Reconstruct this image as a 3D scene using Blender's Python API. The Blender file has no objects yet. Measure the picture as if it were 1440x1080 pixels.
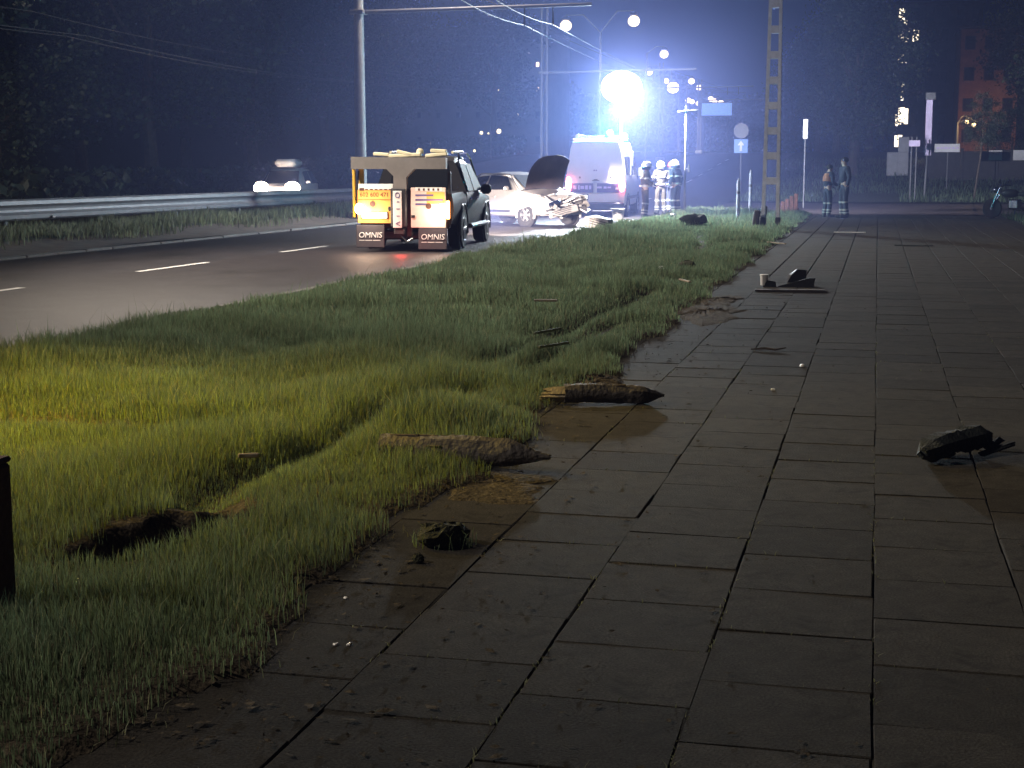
import bpy, bmesh, math, random
import numpy as np
from mathutils import Vector, Matrix, Euler
random.seed(7); RNG = np.random.default_rng(11)
S = bpy.context.scene
COL = S.collection
R = math.radians

# ------------------------------------------------------------------ camera, sky, exposure
cam_d = bpy.data.cameras.new('camera'); cam = bpy.data.objects.new('camera', cam_d); COL.objects.link(cam)
cam.location = (0, 0, 1.5)
cam.rotation_euler = (R(90 - 8.2072), 0, R(13.7696))
cam_d.sensor_width = 36; cam_d.lens = 2080 * 36 / 1440
cam_d.clip_start = 0.1; cam_d.clip_end = 3000
S.camera = cam

W = bpy.data.worlds.new("World"); S.world = W; W.use_nodes = True
nt = W.node_tree
bgn = nt.nodes['Background']
sky = nt.nodes.new('ShaderNodeTexSky'); sky.sky_type = 'NISHITA'; sky.sun_disc = False
sky.sun_elevation = R(-4.0); sky.sun_rotation = R(200)
nt.links.new(sky.outputs[0], bgn.inputs[0]); bgn.inputs[1].default_value = 0.06

S.view_settings.view_transform = 'Standard'; S.view_settings.look = 'None'
S.view_settings.exposure = 0.28; S.view_settings.gamma = 1; S.view_settings.use_curve_mapping = False
S.cycles.use_denoising = True
S.cycles.sample_clamp_indirect = 2.0
S.cycles.sample_clamp_direct = 0
S.cycles.max_bounces = 6; S.cycles.diffuse_bounces = 2; S.cycles.glossy_bounces = 3
S.cycles.transmission_bounces = 4; S.cycles.volume_bounces = 0; S.cycles.transparent_max_bounces = 8
S.cycles.caustics_reflective = False; S.cycles.caustics_refractive = False

FLOOD = 6000.0     # power of the floodlight on the van's mast (aimed down at the wreck)
SPILL = 11000.0     # its cold beam along the road towards the camera
HAZE = 0.0015

# ------------------------------------------------------------------ helpers
def tag(o, label=None, cat=None, group=None, kind=None):
    if label: o['label'] = label
    if cat: o['category'] = cat
    if group: o['group'] = group
    if kind: o['kind'] = kind
    return o

def thing(name, label, cat, loc=(0, 0, 0), rz=0.0, group=None):
    o = bpy.data.objects.new(name, None); COL.objects.link(o)
    o.location = loc; o.rotation_euler = (0, 0, rz); o.empty_display_size = .2
    return tag(o, label, cat, group)

def copy_tree(o, parent=None):
    c = o.copy(); COL.objects.link(c)
    if parent is not None: c.parent = parent
    for ch in o.children: copy_tree(ch, c)
    return c

class MB:
    def __init__(s): s.v = []; s.f = []
    def add(s, vs, fs):
        n = len(s.v); s.v += [tuple(v) for v in vs]; s.f += [tuple(i + n for i in f) for f in fs]; return s
    def box(s, c, d, bev=0.0, rot=None):
        hx, hy, hz = d[0] / 2, d[1] / 2, d[2] / 2
        M = (rot.to_matrix() if isinstance(rot, Euler) else rot) if rot is not None else None
        def T(p):
            p = Vector(p)
            if M is not None: p = M @ p
            return (p.x + c[0], p.y + c[1], p.z + c[2])
        if bev <= 0:
            vs = [T((x, y, z)) for x in (-hx, hx) for y in (-hy, hy) for z in (-hz, hz)]
            return s.add(vs, [(0, 1, 3, 2), (4, 6, 7, 5), (0, 4, 5, 1), (2, 3, 7, 6), (0, 2, 6, 4), (1, 5, 7, 3)])
        b = min(bev, hx * .9, hy * .9, hz * .9); vs = []; ix = {}
        for sx in (-1, 1):
            for sy in (-1, 1):
                for sz in (-1, 1):
                    for a in range(3):
                        ix[sx, sy, sz, a] = len(vs)
                        vs.append(T((sx * (hx - (0 if a == 0 else b)), sy * (hy - (0 if a == 1 else b)), sz * (hz - (0 if a == 2 else b)))))
        fs = []
        for k in (-1, 1):
            fs.append([ix[k, -1, -1, 0], ix[k, 1, -1, 0], ix[k, 1, 1, 0], ix[k, -1, 1, 0]])
            fs.append([ix[-1, k, -1, 1], ix[1, k, -1, 1], ix[1, k, 1, 1], ix[-1, k, 1, 1]])
            fs.append([ix[-1, -1, k, 2], ix[1, -1, k, 2], ix[1, 1, k, 2], ix[-1, 1, k, 2]])
        for p in (-1, 1):
            for q in (-1, 1):
                fs.append([ix[p, q, -1, 0], ix[p, q, 1, 0], ix[p, q, 1, 1], ix[p, q, -1, 1]])
                fs.append([ix[p, -1, q, 0], ix[p, 1, q, 0], ix[p, 1, q, 2], ix[p, -1, q, 2]])
                fs.append([ix[-1, p, q, 1], ix[1, p, q, 1], ix[1, p, q, 2], ix[-1, p, q, 2]])
                for r in (-1, 1): fs.append([ix[p, q, r, 0], ix[p, q, r, 1], ix[p, q, r, 2]])
        return s.add(vs, fs)
    def tube(s, pts, r, n=8, cap=True, sq=1.0):
        pts = [Vector(p) for p in pts]; rs = r if isinstance(r, (list, tuple)) else [r] * len(pts)
        base = len(s.v); up = None
        for i, p in enumerate(pts):
            d = (pts[min(i + 1, len(pts) - 1)] - pts[max(i - 1, 0)]).normalized()
            if up is None: up = Vector((0, 0, 1)) if abs(d.z) < .9 else Vector((0, 1, 0))
            a = d.cross(up).normalized(); b = d.cross(a).normalized()
            for k in range(n):
                t = 2 * math.pi * k / n
                s.v.append(tuple(p + a * math.cos(t) * rs[i] + b * math.sin(t) * rs[i] * sq))
        for i in range(len(pts) - 1):
            for k in range(n):
                k2 = (k + 1) % n
                s.f.append((base + i * n + k, base + i * n + k2, base + (i + 1) * n + k2, base + (i + 1) * n + k))
        if cap:
            s.f.append(tuple(base + k for k in range(n)))
            s.f.append(tuple(base + (len(pts) - 1) * n + k for k in range(n)))
        return s
    def lathe(s, prof, c=(0, 0, 0), n=16, axis='z', sx=1, sy=1):
        base = len(s.v)
        for (r, z) in prof:
            for k in range(n):
                t = 2 * math.pi * k / n; x, y = r * math.cos(t) * sx, r * math.sin(t) * sy
                p = (x, y, z) if axis == 'z' else ((z, x, y) if axis == 'x' else (x, z, y))
                s.v.append((p[0] + c[0], p[1] + c[1], p[2] + c[2]))
        for i in range(len(prof) - 1):
            for k in range(n):
                k2 = (k + 1) % n
                s.f.append((base + i * n + k, base + i * n + k2, base + (i + 1) * n + k2, base + (i + 1) * n + k))
        s.f.append(tuple(base + k for k in range(n))); s.f.append(tuple(base + (len(prof) - 1) * n + k for k in range(n)))
        return s
    def prism(s, poly, z0, z1, axis='z'):
        n = len(poly); vs = []
        for z in (z0, z1):
            for (a, b) in poly:
                vs.append((a, b, z) if axis == 'z' else ((z, a, b) if axis == 'x' else (a, z, b)))
        fs = [tuple(range(n)), tuple(range(n, 2 * n))] + [(i, (i + 1) % n, n + (i + 1) % n, n + i) for i in range(n)]
        return s.add(vs, fs)
    def ball(s, c, r, nu=12, nv=8):
        prof = [(max(1e-3, math.sin(math.pi * i / nv)), -math.cos(math.pi * i / nv)) for i in range(nv + 1)]
        base = len(s.v)
        s.lathe(prof, (0, 0, 0), nu)
        for i in range(base, len(s.v)):
            v = s.v[i]; s.v[i] = (c[0] + v[0] * r[0], c[1] + v[1] * r[1], c[2] + v[2] * r[2])
        return s
    def slab(s, quad, t):
        q = [Vector(p) for p in quad]; n = (q[1] - q[0]).cross(q[2] - q[0]).normalized() * t
        vs = q + [p + n for p in q]; m = len(q)
        return s.add(vs, [tuple(range(m)), tuple(range(m, 2 * m))] + [(i, (i + 1) % m, m + (i + 1) % m, m + i) for i in range(m)])
    def mesh(s, name, m=None, smooth=False):
        me = bpy.data.meshes.new(name); me.from_pydata(s.v, [], s.f)
        bm = bmesh.new(); bm.from_mesh(me); bmesh.ops.recalc_face_normals(bm, faces=bm.faces); bm.to_mesh(me); bm.free()
        if m: me.materials.append(m)
        if smooth:
            for p in me.polygons: p.use_smooth = True
            try: me.set_sharp_from_angle(angle=R(38))
            except Exception: pass
        return me
    def build(s, name, m=None, parent=None, smooth=False, label=None):
        o = bpy.data.objects.new(name, s.mesh(name, m, smooth)); COL.objects.link(o)
        if parent is not None: o.parent = parent
        if label: o['label'] = label
        return o

def rawmesh(name, V, F3=None, F4=None, m=None):
    """fast numpy mesh: V (n,3); F3 (k,3); F4 (j,4)"""
    me = bpy.data.meshes.new(name); V = np.asarray(V, np.float32)
    n4 = 0 if F4 is None else len(F4); n3 = 0 if F3 is None else len(F3)
    loops = np.concatenate([x.ravel() for x in (F4, F3) if x is not None]).astype(np.int32)
    starts = np.concatenate([np.arange(n4) * 4, n4 * 4 + np.arange(n3) * 3]).astype(np.int32)
    me.vertices.add(len(V)); me.vertices.foreach_set('co', V.ravel())
    me.loops.add(len(loops)); me.loops.foreach_set('vertex_index', loops)
    me.polygons.add(n4 + n3); me.polygons.foreach_set('loop_start', starts)
    me.update(calc_edges=True); me.validate()
    if m: me.materials.append(m)
    return me

def link(name, me, parent=None):
    o = bpy.data.objects.new(name, me); COL.objects.link(o)
    if parent is not None: o.parent = parent
    return o

def lettering(txt, size, loc, rot, m, parent, align='CENTER', ext=.002, sx=1.0, shear=0.0):
    c = bpy.data.curves.new('lettering', 'FONT'); c.body = txt; c.size = size; c.align_x = align; c.align_y = 'CENTER'
    c.extrude = ext; c.shear = shear; c.resolution_u = 3
    o = bpy.data.objects.new('lettering', c); COL.objects.link(o); c.materials.append(m)
    dg = bpy.context.evaluated_depsgraph_get(); me = bpy.data.meshes.new_from_object(o.evaluated_get(dg))
    bpy.data.objects.remove(o); me.name = 'lettering'
    o = link('lettering', me, parent); o.location = loc; o.rotation_euler = rot; o.scale = (sx, 1, 1)
    return o

# ------------------------------------------------------------------ materials
MAT = {}
def mat(name, col, rough=.6, metal=0., var=.15, scale=8., bump=0., bscale=40., emit=0., ecol=None, island=0., objr=0., trans=0., dirt=None, coat=0., translucent=0., spec=None, drough=None, fine=None):
    m = bpy.data.materials.new(name); m.use_nodes = True; t = m.node_tree; b = t.nodes['Principled BSDF']
    b.inputs['Roughness'].default_value = rough; b.inputs['Metallic'].default_value = metal
    if drough is not None and 'Diffuse Roughness' in b.inputs: b.inputs['Diffuse Roughness'].default_value = drough
    if spec is not None: b.inputs['Specular IOR Level'].default_value = spec
    if coat: b.inputs['Coat Weight'].default_value = coat
    if emit:
        b.inputs['Base Color'].default_value = (*col, 1)
        b.inputs['Emission Color'].default_value = (*(ecol or col), 1); b.inputs['Emission Strength'].default_value = emit; m.cycles.emission_sampling = 'NONE'
        MAT[name] = m; return m
    tc = t.nodes.new('ShaderNodeTexCoord')
    nz = t.nodes.new('ShaderNodeTexNoise'); nz.inputs['Scale'].default_value = scale; nz.inputs['Detail'].default_value = 5
    nz.inputs['Roughness'].default_value = .65
    t.links.new(tc.outputs['Object'], nz.inputs['Vector'])
    mr = t.nodes.new('ShaderNodeMapRange'); mr.inputs[1].default_value = .3; mr.inputs[2].default_value = .7
    mr.inputs[3].default_value = 1 - var; mr.inputs[4].default_value = 1 + var
    t.links.new(nz.outputs['Fac'], mr.inputs[0])
    last = mr.outputs[0]
    def mul(a, bsock):
        k = t.nodes.new('ShaderNodeMath'); k.operation = 'MULTIPLY'; t.links.new(a, k.inputs[0]); t.links.new(bsock, k.inputs[1]); return k.outputs[0]
    def rnd(sock, amt):
        k = t.nodes.new('ShaderNodeMapRange'); k.inputs[3].default_value = 1 - amt; k.inputs[4].default_value = 1 + amt
        t.links.new(sock, k.inputs[0]); return k.outputs[0]
    if fine:
        nf = t.nodes.new('ShaderNodeTexNoise'); nf.inputs['Scale'].default_value = fine[0]; nf.inputs['Detail'].default_value = 3; nf.inputs['Roughness'].default_value = .8
        t.links.new(tc.outputs['Object'], nf.inputs['Vector'])
        mf = t.nodes.new('ShaderNodeMapRange'); mf.inputs[1].default_value = .35; mf.inputs[2].default_value = .65; mf.inputs[3].default_value = 1 - fine[1]; mf.inputs[4].default_value = 1 + fine[1]
        t.links.new(nf.outputs['Fac'], mf.inputs[0]); last = mul(last, mf.outputs[0])
    if island:
        g = t.nodes.new('ShaderNodeNewGeometry'); last = mul(last, rnd(g.outputs['Random Per Island'], island))
    if objr:
        g = t.nodes.new('ShaderNodeObjectInfo'); last = mul(last, rnd(g.outputs['Random'], objr))
    vm = t.nodes.new('ShaderNodeVectorMath'); vm.operation = 'SCALE'; vm.inputs[0].default_value = col
    t.links.new(last, vm.inputs['Scale'])
    out = vm.outputs[0]
    if dirt:
        n2 = t.nodes.new('ShaderNodeTexNoise'); n2.inputs['Scale'].default_value = dirt[1]; n2.inputs['Detail'].default_value = 6; n2.inputs['Roughness'].default_value = .7
        t.links.new(tc.outputs['Object'], n2.inputs['Vector'])
        r2 = t.nodes.new('ShaderNodeMapRange'); r2.inputs[1].default_value = dirt[2]; r2.inputs[2].default_value = dirt[2] + .12
        t.links.new(n2.outputs['Fac'], r2.inputs[0])
        mx = t.nodes.new('ShaderNodeMix'); mx.data_type = 'RGBA'; mx.inputs[7].default_value = (*dirt[0], 1)
        t.links.new(r2.outputs[0], mx.inputs[0]); t.links.new(out, mx.inputs[6]); out = mx.outputs[2]
    t.links.new(out, b.inputs['Base Color'])
    if bump:
        n3 = t.nodes.new('ShaderNodeTexNoise'); n3.inputs['Scale'].default_value = bscale; n3.inputs['Detail'].default_value = 4
        t.links.new(tc.outputs['Object'], n3.inputs['Vector'])
        bp = t.nodes.new('ShaderNodeBump'); bp.inputs['Strength'].default_value = bump; bp.inputs['Distance'].default_value = .02
        t.links.new(n3.outputs['Fac'], bp.inputs['Height']); t.links.new(bp.outputs[0], b.inputs['Normal'])
    if translucent:
        tl = t.nodes.new('ShaderNodeBsdfTranslucent'); ms = t.nodes.new('ShaderNodeMixShader'); ms.inputs[0].default_value = translucent
        t.links.new(out, tl.inputs[0]); t.links.new(b.outputs[0], ms.inputs[1]); t.links.new(tl.outputs[0], ms.inputs[2])
        t.links.new(ms.outputs[0], t.nodes['Material Output'].inputs['Surface'])
    MAT[name] = m; return m

mat('asphalt', (.038, .035, .037), .5, var=.28, scale=2.2, bump=.5, bscale=90, dirt=((.02, .019, .018), .35, .56), fine=(28, .3), spec=.2)
mat('asphalt_side', (.075, .058, .056), .6, var=.25, scale=1.5, bump=.5, bscale=80)
mat('road_paint', (.72, .72, .70), .5, var=.2, scale=14)
mat('concrete_slab', (.050, .046, .039), .85, var=.22, scale=9, bump=.25, bscale=120, objr=.17, dirt=((.028, .026, .021), 3.2, .55), spec=.05, drough=1.0, fine=(110, .38))
mat('slab_bed', (.04, .036, .03), .95, var=.4, scale=25, bump=.6)
mat('kerb_stone', (.15, .135, .12), .8, var=.2, scale=6, bump=.4, objr=.1)
mat('soil', (.06, .05, .036), .95, spec=.05, fine=(60, .5), var=.4, scale=9, bump=.9, bscale=30)
mat('sandy_soil', (.12, .092, .07), .95, var=.3, scale=3, bump=.8, bscale=30, dirt=((.06, .05, .04), 1.2, .55))
mat('turf', (.035, .045, .018), .95, var=.45, scale=7, bump=.9, bscale=40)
mat('grass_blade', (.13, .182, .10), .6, var=.3, scale=.9, island=.4, translucent=.6)
mat('grass_dry', (.17, .18, .10), .65, var=.4, scale=.8, island=.5, translucent=.5)
mat('weed_leaf', (.09, .13, .05), .55, var=.3, island=.4, translucent=.4)
mat('leaf', (.03, .046, .022), .6, var=.4, scale=.5, island=.5)
mat('leaf_dark', (.024, .038, .02), .6, var=.4, scale=.5, island=.5)
mat('bark', (.07, .055, .042), .9, var=.35, scale=6, bump=.8, bscale=20)
mat('wet_wood', (.062, .054, .050), .75, var=.4, scale=7, bump=.8, bscale=35)
mat('raw_wood', (.24, .20, .14), .8, var=.3, scale=9, bump=.5, bscale=40)
mat('red_wood', (.10, .035, .022), .7, var=.35, scale=8, bump=.5)
mat('galvanised', (.15, .15, .165), .6, .2, var=.18, scale=3, bump=.15)
mat('concrete_pole', (.36, .35, .34), .85, var=.15, scale=5, bump=.35, bscale=50)
mat('concrete_post', (.58, .63, .72), .85, var=.2, scale=5, bump=.4, bscale=50)
mat('steel_grey', (.24, .24, .25), .5, .5, var=.15, scale=5)
mat('steel_dark', (.05, .05, .055), .5, .4, var=.2, scale=5)
mat('black_rubber', (.022, .022, .024), .8, var=.2, scale=12, bump=.3)
mat('flap_rubber', (.05, .042, .05), .7, var=.15, scale=6)
mat('rim_alloy', (.45, .45, .46), .35, .8, var=.1)
mat('paint_navy', (.022, .022, .026), .55, .0, var=.1, scale=2, spec=.18, dirt=((.05, .045, .04), 3, .62))
mat('paint_white', (.74, .74, .76), .3, var=.06, scale=2, coat=.5)
mat('paint_silver', (.42, .40, .385), .35, .35, var=.08, scale=2, coat=.5, dirt=((.2, .18, .16), 3, .62))
mat('paint_grey', (.55, .55, .60), .35, .3, var=.08, scale=2, coat=.5)
mat('paint_yellow', (.72, .45, .06), .45, var=.1, scale=4)
mat('paint_cream', (.72, .66, .46), .5, var=.12, scale=4)
mat('board_orange', (.86, .42, .10), .45, var=.08, scale=5)
mat('board_pink', (.80, .62, .54), .45, var=.12, scale=4)
mat('board_white', (.80, .80, .78), .45, var=.06, scale=5)
mat('beam_grey', (.21, .20, .19), .6, .2, var=.12, scale=4)
mat('print_dark', (.10, .045, .03), .6, var=.1)
mat('print_black', (.02, .02, .022), .6, var=.1)
mat('print_white', (.75, .75, .75), .6, var=.05)
mat('print_violet', (.13, .11, .26), .5, var=.15, scale=6)
mat('bonnet_lining', (.045, .035, .045), .8, var=.25, scale=5, bump=.3)
mat('glass_dark', (.012, .014, .018), .2, var=.05, spec=.2)
mat('glass_blue', (.03, .05, .09), .7, var=.05, spec=.08)
mat('plastic_black', (.025, .025, .028), .5, var=.15, scale=6, bump=.2)
mat('plastic_bumper', (.05, .05, .058), .55, var=.15, scale=6)
mat('skin', (.42, .26, .19), .6, var=.1)
mat('uniform_dark', (.025, .028, .045), .85, var=.25, scale=14, bump=.3)
mat('uniform_olive', (.08, .065, .04), .85, var=.25, scale=14, bump=.3)
mat('vest_orange', (.35, .13, .06), .8, var=.2, scale=12)
mat('reflective', (.34, .34, .30), .4, var=.08, scale=20)
mat('helmet_white', (.75, .75, .72), .3, var=.05, coat=.5)
mat('helmet_red', (.40, .05, .04), .3, var=.05, coat=.5)
mat('hair_dark', (.03, .022, .018), .8, var=.3)
mat('boot_black', (.02, .02, .02), .6, var=.2)
mat('sign_blue', (.06, .20, .62), .45, var=.06)
mat('sign_pale', (.68, .58, .85), .5, var=.08)
mat('sign_white', (.70, .70, .74), .5, var=.08)
mat('brick_wall', (.23, .15, .10), .9, var=.25, scale=2, bump=.3)
mat('render_wall', (.13, .13, .14), .9, var=.2, scale=.8)
mat('wall_dark', (.05, .048, .05), .9, var=.2, scale=3)
mat('kiosk_paint', (.42, .42, .46), .7, var=.12, scale=3)
mat('window_dark', (.015, .017, .02), .15, var=.1)
mat('chrome', (.8, .8, .8), .12, 1., var=.05)
mat('white_plastic', (.78, .78, .78), .4, var=.06)
mat('turf_clod', (.03, .032, .014), .95, var=.5, scale=20, bump=1, bscale=60)
mat('bumper_scrap', (.018, .024, .024), .7, var=.35, scale=16, bump=.7, bscale=60)
mat('cable', (.06, .06, .065), .7, .0, var=.1)
# things that give off light, plus plates and a reflector made to glow
mat('flood_glow', (1, 1, 1), emit=40, ecol=(.80, .86, 1.0))
mat('beacon_glow', (.1, .5, .6), emit=30, ecol=(.02, .42, 1.0))
mat('beacon_cyan', (.1, .5, .6), emit=14, ecol=(.0, .85, .75))
mat('lamp_sodium', (1, .8, .5), emit=70, ecol=(1, .66, .28))
mat('lamp_far', (1, .9, .7), emit=2.6, ecol=(1, .78, .42))
mat('headlight_glow', (1, .9, .8), emit=60, ecol=(1, .74, .52))
mat('tail_red', (.6, .02, .02), emit=26, ecol=(1, .10, .10))
mat('tail_hot', (1, .6, .4), emit=34, ecol=(1, .52, .34))
mat('reflector_glow', (1, .5, .2), emit=16, ecol=(1, .38, .10))  # side reflector is no lamp; its shine is painted as emission
mat('plate_glow', (1, 1, .9), emit=2.0, ecol=(1, .95, .85))  # number plates are no lamps; their lit brightness is put in as emission
mat('window_lit', (1, .85, .6), emit=3.4, ecol=(1, .84, .60))
mat('window_warm', (1, .7, .4), emit=3, ecol=(1, .70, .40))
mat('billboard_glow', (.4, .6, 1), emit=.6, ecol=(.30, .52, .95))

def point(name, loc, power, col, parent=None, r=.15, spot=None, rot=None, blend=.3):
    d = bpy.data.lights.new(name, 'SPOT' if spot else 'POINT'); d.energy = power; d.color = col; d.shadow_soft_size = r
    if spot: d.spot_size = spot; d.spot_blend = blend
    o = bpy.data.objects.new(name, d); COL.objects.link(o); o.location = loc
    if rot: o.rotation_euler = rot
    if parent is not None: o.parent = parent
    return o

# ------------------------------------------------------------------ terrain
def sstep(t): t = np.clip(t, 0, 1); return t * t * (3 - 2 * t)
def zg(Y): return 3.0 * sstep((np.asarray(Y, float) - 62) / 70.0) + .012 * np.maximum(0, np.asarray(Y, float) - 132)
def terr(X, Y):
    X = np.asarray(X, float); Y = np.asarray(Y, float)
    z = zg(Y)
    z = z + .16 * np.maximum(0, -33 - X) * sstep((-33 - X) / 20) * np.where(X > -90, 1, 90 / np.maximum(90, -X))
    z = z + .10 * np.maximum(0, X - 14) * np.where(X < 90, 1, 90 / np.maximum(90, X))
    return z
def T(x, y): return float(terr(x, y))

def sheet(name, xs, ys, fz, m, kind='structure'):
    xs = np.asarray(xs, float); ys = np.asarray(ys, float)
    XX, YY = np.meshgrid(xs, ys); ZZ = fz(XX, YY)
    V = np.stack([XX.ravel(), YY.ravel(), ZZ.ravel()], 1); nx = len(xs)
    i, j = np.meshgrid(np.arange(nx - 1), np.arange(len(ys) - 1)); a = (j * nx + i).ravel()
    me = rawmesh(name, V, None, np.stack([a, a + 1, a + nx + 1, a + nx], 1), m)
    me.polygons.foreach_set('use_smooth', [True] * len(me.polygons))
    o = link(name, me); tag(o, kind=kind); return o

YROAD = np.concatenate([np.arange(-60, 60, 5), np.arange(60, 150, 2.5), np.arange(150, 420, 10)])
XG = np.concatenate([np.linspace(-600, -100, 14), np.arange(-95, 100, 5), np.linspace(100, 600, 14)])
YG = np.concatenate([np.arange(-60, 60, 6), np.arange(60, 150, 3), np.arange(150, 320, 12), np.linspace(330, 700, 10)])
sheet('ground', XG, YG, lambda X, Y: terr(X, Y) - .16, MAT['turf'])
sheet('road', np.linspace(-14.3, -6.6, 9), YROAD, lambda X, Y: zg(Y), MAT['asphalt'])
sheet('far_road', np.linspace(-28.5, -20, 9), YROAD, lambda X, Y: zg(Y), MAT['asphalt'])
sheet('side_road', np.linspace(-6.598, 45, 14), np.arange(53, 69, 2.5), lambda X, Y: zg(Y) + .10 * np.maximum(0, X - 14), MAT['asphalt_side'])
# lane dashes
def dash(x0, y0, x1, y1, w=.12, m='road_paint'):
    b = MB(); n = Vector((-(y1 - y0), x1 - x0, 0)).normalized() * (w / 2)
    z0, z1 = float(zg(y0)) + .005, float(zg(y1)) + .005
    b.add([(x0 - n.x, y0 - n.y, z0), (x0 + n.x, y0 + n.y, z0), (x1 + n.x, y1 + n.y, z1), (x1 - n.x, y1 - n.y, z1)], [(0, 1, 2, 3)])
    o = b.build('lane_marking', MAT[m]); tag(o, kind='structure'); return o
for y in np.arange(9.2, 110, 5.5):
    dash(-10.72, y, -10.70, y + 2.35)
# kerbs
def kerb(x, y0, y1, w=.15, h=.12):
    root = bpy.data.objects.new('kerb', None); COL.objects.link(root); tag(root, kind='structure')
    me = MB().box((0, 0, h / 2 - .04), (w, .985, h + .08), .02).mesh('kerb_stone', MAT['kerb_stone'])
    y = y0
    while y < y1:
        o = link('kerb_stone', me, root); o.location = (x + random.uniform(-.008, .008), y + .5, float(zg(y + .5)) + random.uniform(-.008, .006)); o.rotation_euler = (math.atan(float(zg(y + 1) - zg(y))), 0, random.uniform(-.006, .006))
        y += 1.0
kerb(-6.52, 10, 52)
kerb(-14.38, 20, 75, h=.045)

# median with sandy strip and grass
def median_z(X, Y): return zg(Y) + .06 + .05 * np.sin(X * 1.7 + Y * .31) * np.sin(Y * .23) * .6 + .12 * sstep((-15.4 - X) / 1.2) * sstep((X + 19.95) / .8)
sheet('median_soil', np.linspace(-16.2, -14.46, 8), np.arange(8, 110, 1.0), lambda X, Y: median_z(X, Y), MAT['sandy_soil'])
sheet('median_verge', np.linspace(-19.98, -16.2, 10), np.arange(8, 300, 2.0), lambda X, Y: median_z(X, Y), MAT['turf'])

# the verge between road and pavement, with a torn hole and wheel ruts
RUTS = [[(-2.85, 5.9), (-2.95, 6.6), (-2.85, 7.3), (-2.85, 8.2), (-2.6, 9.4)], [(-2.95, 10.5), (-2.85, 12), (-2.8, 13.5), (-2.75, 15), (-2.65, 17.5)], [(-2.5, 10.2), (-2.45, 12), (-2.5, 14)], [(-4.2, 36), (-3.4, 30), (-2.9, 25)], [(-4.8, 7.8), (-3.9, 7.6), (-3.2, 7.7)]]
def rutd(X, Y):
    d = np.full(np.shape(X), 9.0)
    for pl in RUTS:
        for (a, b) in zip(pl[:-1], pl[1:]):
            ax, ay = a; bx, by = b[0] - ax, b[1] - ay; L = bx * bx + by * by
            t = np.clip(((X - ax) * bx + (Y - ay) * by) / L, 0, 1)
            d = np.minimum(d, np.hypot(X - ax - t * bx, Y - ay - t * by))
    return d
def holed(X, Y):   # ragged hole left by a torn-out post: below 1 = inside
    u = (X + 2.77) * .86 - (Y - 5.32) * .22; v = (Y - 5.32) * .95 + (X + 2.77) * .25
    return np.hypot(u / .15, v / .47) + .16 * np.sin(9 * np.arctan2(v, u * 3)) 
def edgeX(Y): return -1.98 + .07 * np.sin(Y * 1.9) + .05 * np.sin(Y * 4.7 + 1) + .035 * np.sin(Y * 11.3) - .006 * np.maximum(0, Y - 8)
def verge_z(X, Y):
    z = .035 + .035 * np.sin(X * 2.1 + 1.2 * np.sin(Y * .8)) * np.sin(Y * 1.3 + X) * np.clip((edgeX(Y) - X) / .5, 0, 1) + .05 * sstep((-5.2 - X) / 1.0)
    d = rutd(X, Y); z = z - .07 * np.exp(-(d / .14) ** 2)
    h = holed(X, Y); z = z - .17 * sstep((1.25 - h) / .7)
    return z + zg(Y)
ysv = np.concatenate([np.arange(2.4, 3.9, .1), np.arange(3.9, 6.6, .035), np.arange(6.6, 20, .1), np.arange(20, 53.2, .5)])
xsv = np.concatenate([np.arange(-6.45, -3.3, .15), np.arange(-3.3, -2.3, .035), np.arange(-2.3, -1.6, .08)])
sheet('verge', xsv, ysv, lambda X, Y: np.where(X > edgeX(Y) + .06, -.04, verge_z(X, Y)), MAT['soil'])
# grass behind the side road, right side
sheet('far_verge', np.linspace(-6.5, 40, 20), np.arange(68.02, 160, 3), lambda X, Y: terr(X, Y) + .05, MAT['turf'])

# grass blades (uncountable: one object per lawn)
def blades(name, X, Y, Z, H, Wd, m, lean=.45):
    n = len(X); a = RNG.uniform(0, 2 * np.pi, n); la = RNG.uniform(0, 2 * np.pi, n); lm = RNG.uniform(.05, lean, n) * H
    dx, dy = np.cos(a) * Wd / 2, np.sin(a) * Wd / 2; lx, ly = np.cos(la) * lm, np.sin(la) * lm
    V = np.empty((n, 5, 3), np.float32)
    V[:, 0] = np.stack([X - dx, Y - dy, Z - .02], 1); V[:, 1] = np.stack([X + dx, Y + dy, Z - .02], 1)
    V[:, 2] = np.stack([X + dx * .8 + lx * .35, Y + dy * .8 + ly * .35, Z + H * .6], 1); V[:, 3] = np.stack([X - dx * .8 + lx * .35, Y - dy * .8 + ly * .35, Z + H * .6], 1)
    V[:, 4] = np.stack([X + lx, Y + ly, Z + H], 1)
    i = np.arange(n) * 5
    me = rawmesh(name, V.reshape(-1, 3), np.stack([i + 3, i + 2, i + 4], 1), np.stack([i, i + 1, i + 2, i + 3], 1), m)
    return me
def patch(X, Y, s=1.0): return np.sin(X * 2.3 * s + 1.7 * np.sin(Y * 1.1 * s)) * np.sin(Y * 1.9 * s + 2.1 * np.sin(X * .9 * s)) 
def in_view(X, Y, pad=.8):
    c, s_ = math.cos(R(13.77)), math.sin(R(13.77))
    dpt = Y * c - X * s_; lat = X * c + Y * s_
    return (np.abs(lat) < dpt * (720 / 2080.) * 1.03 + pad) & (dpt > 2)
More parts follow.
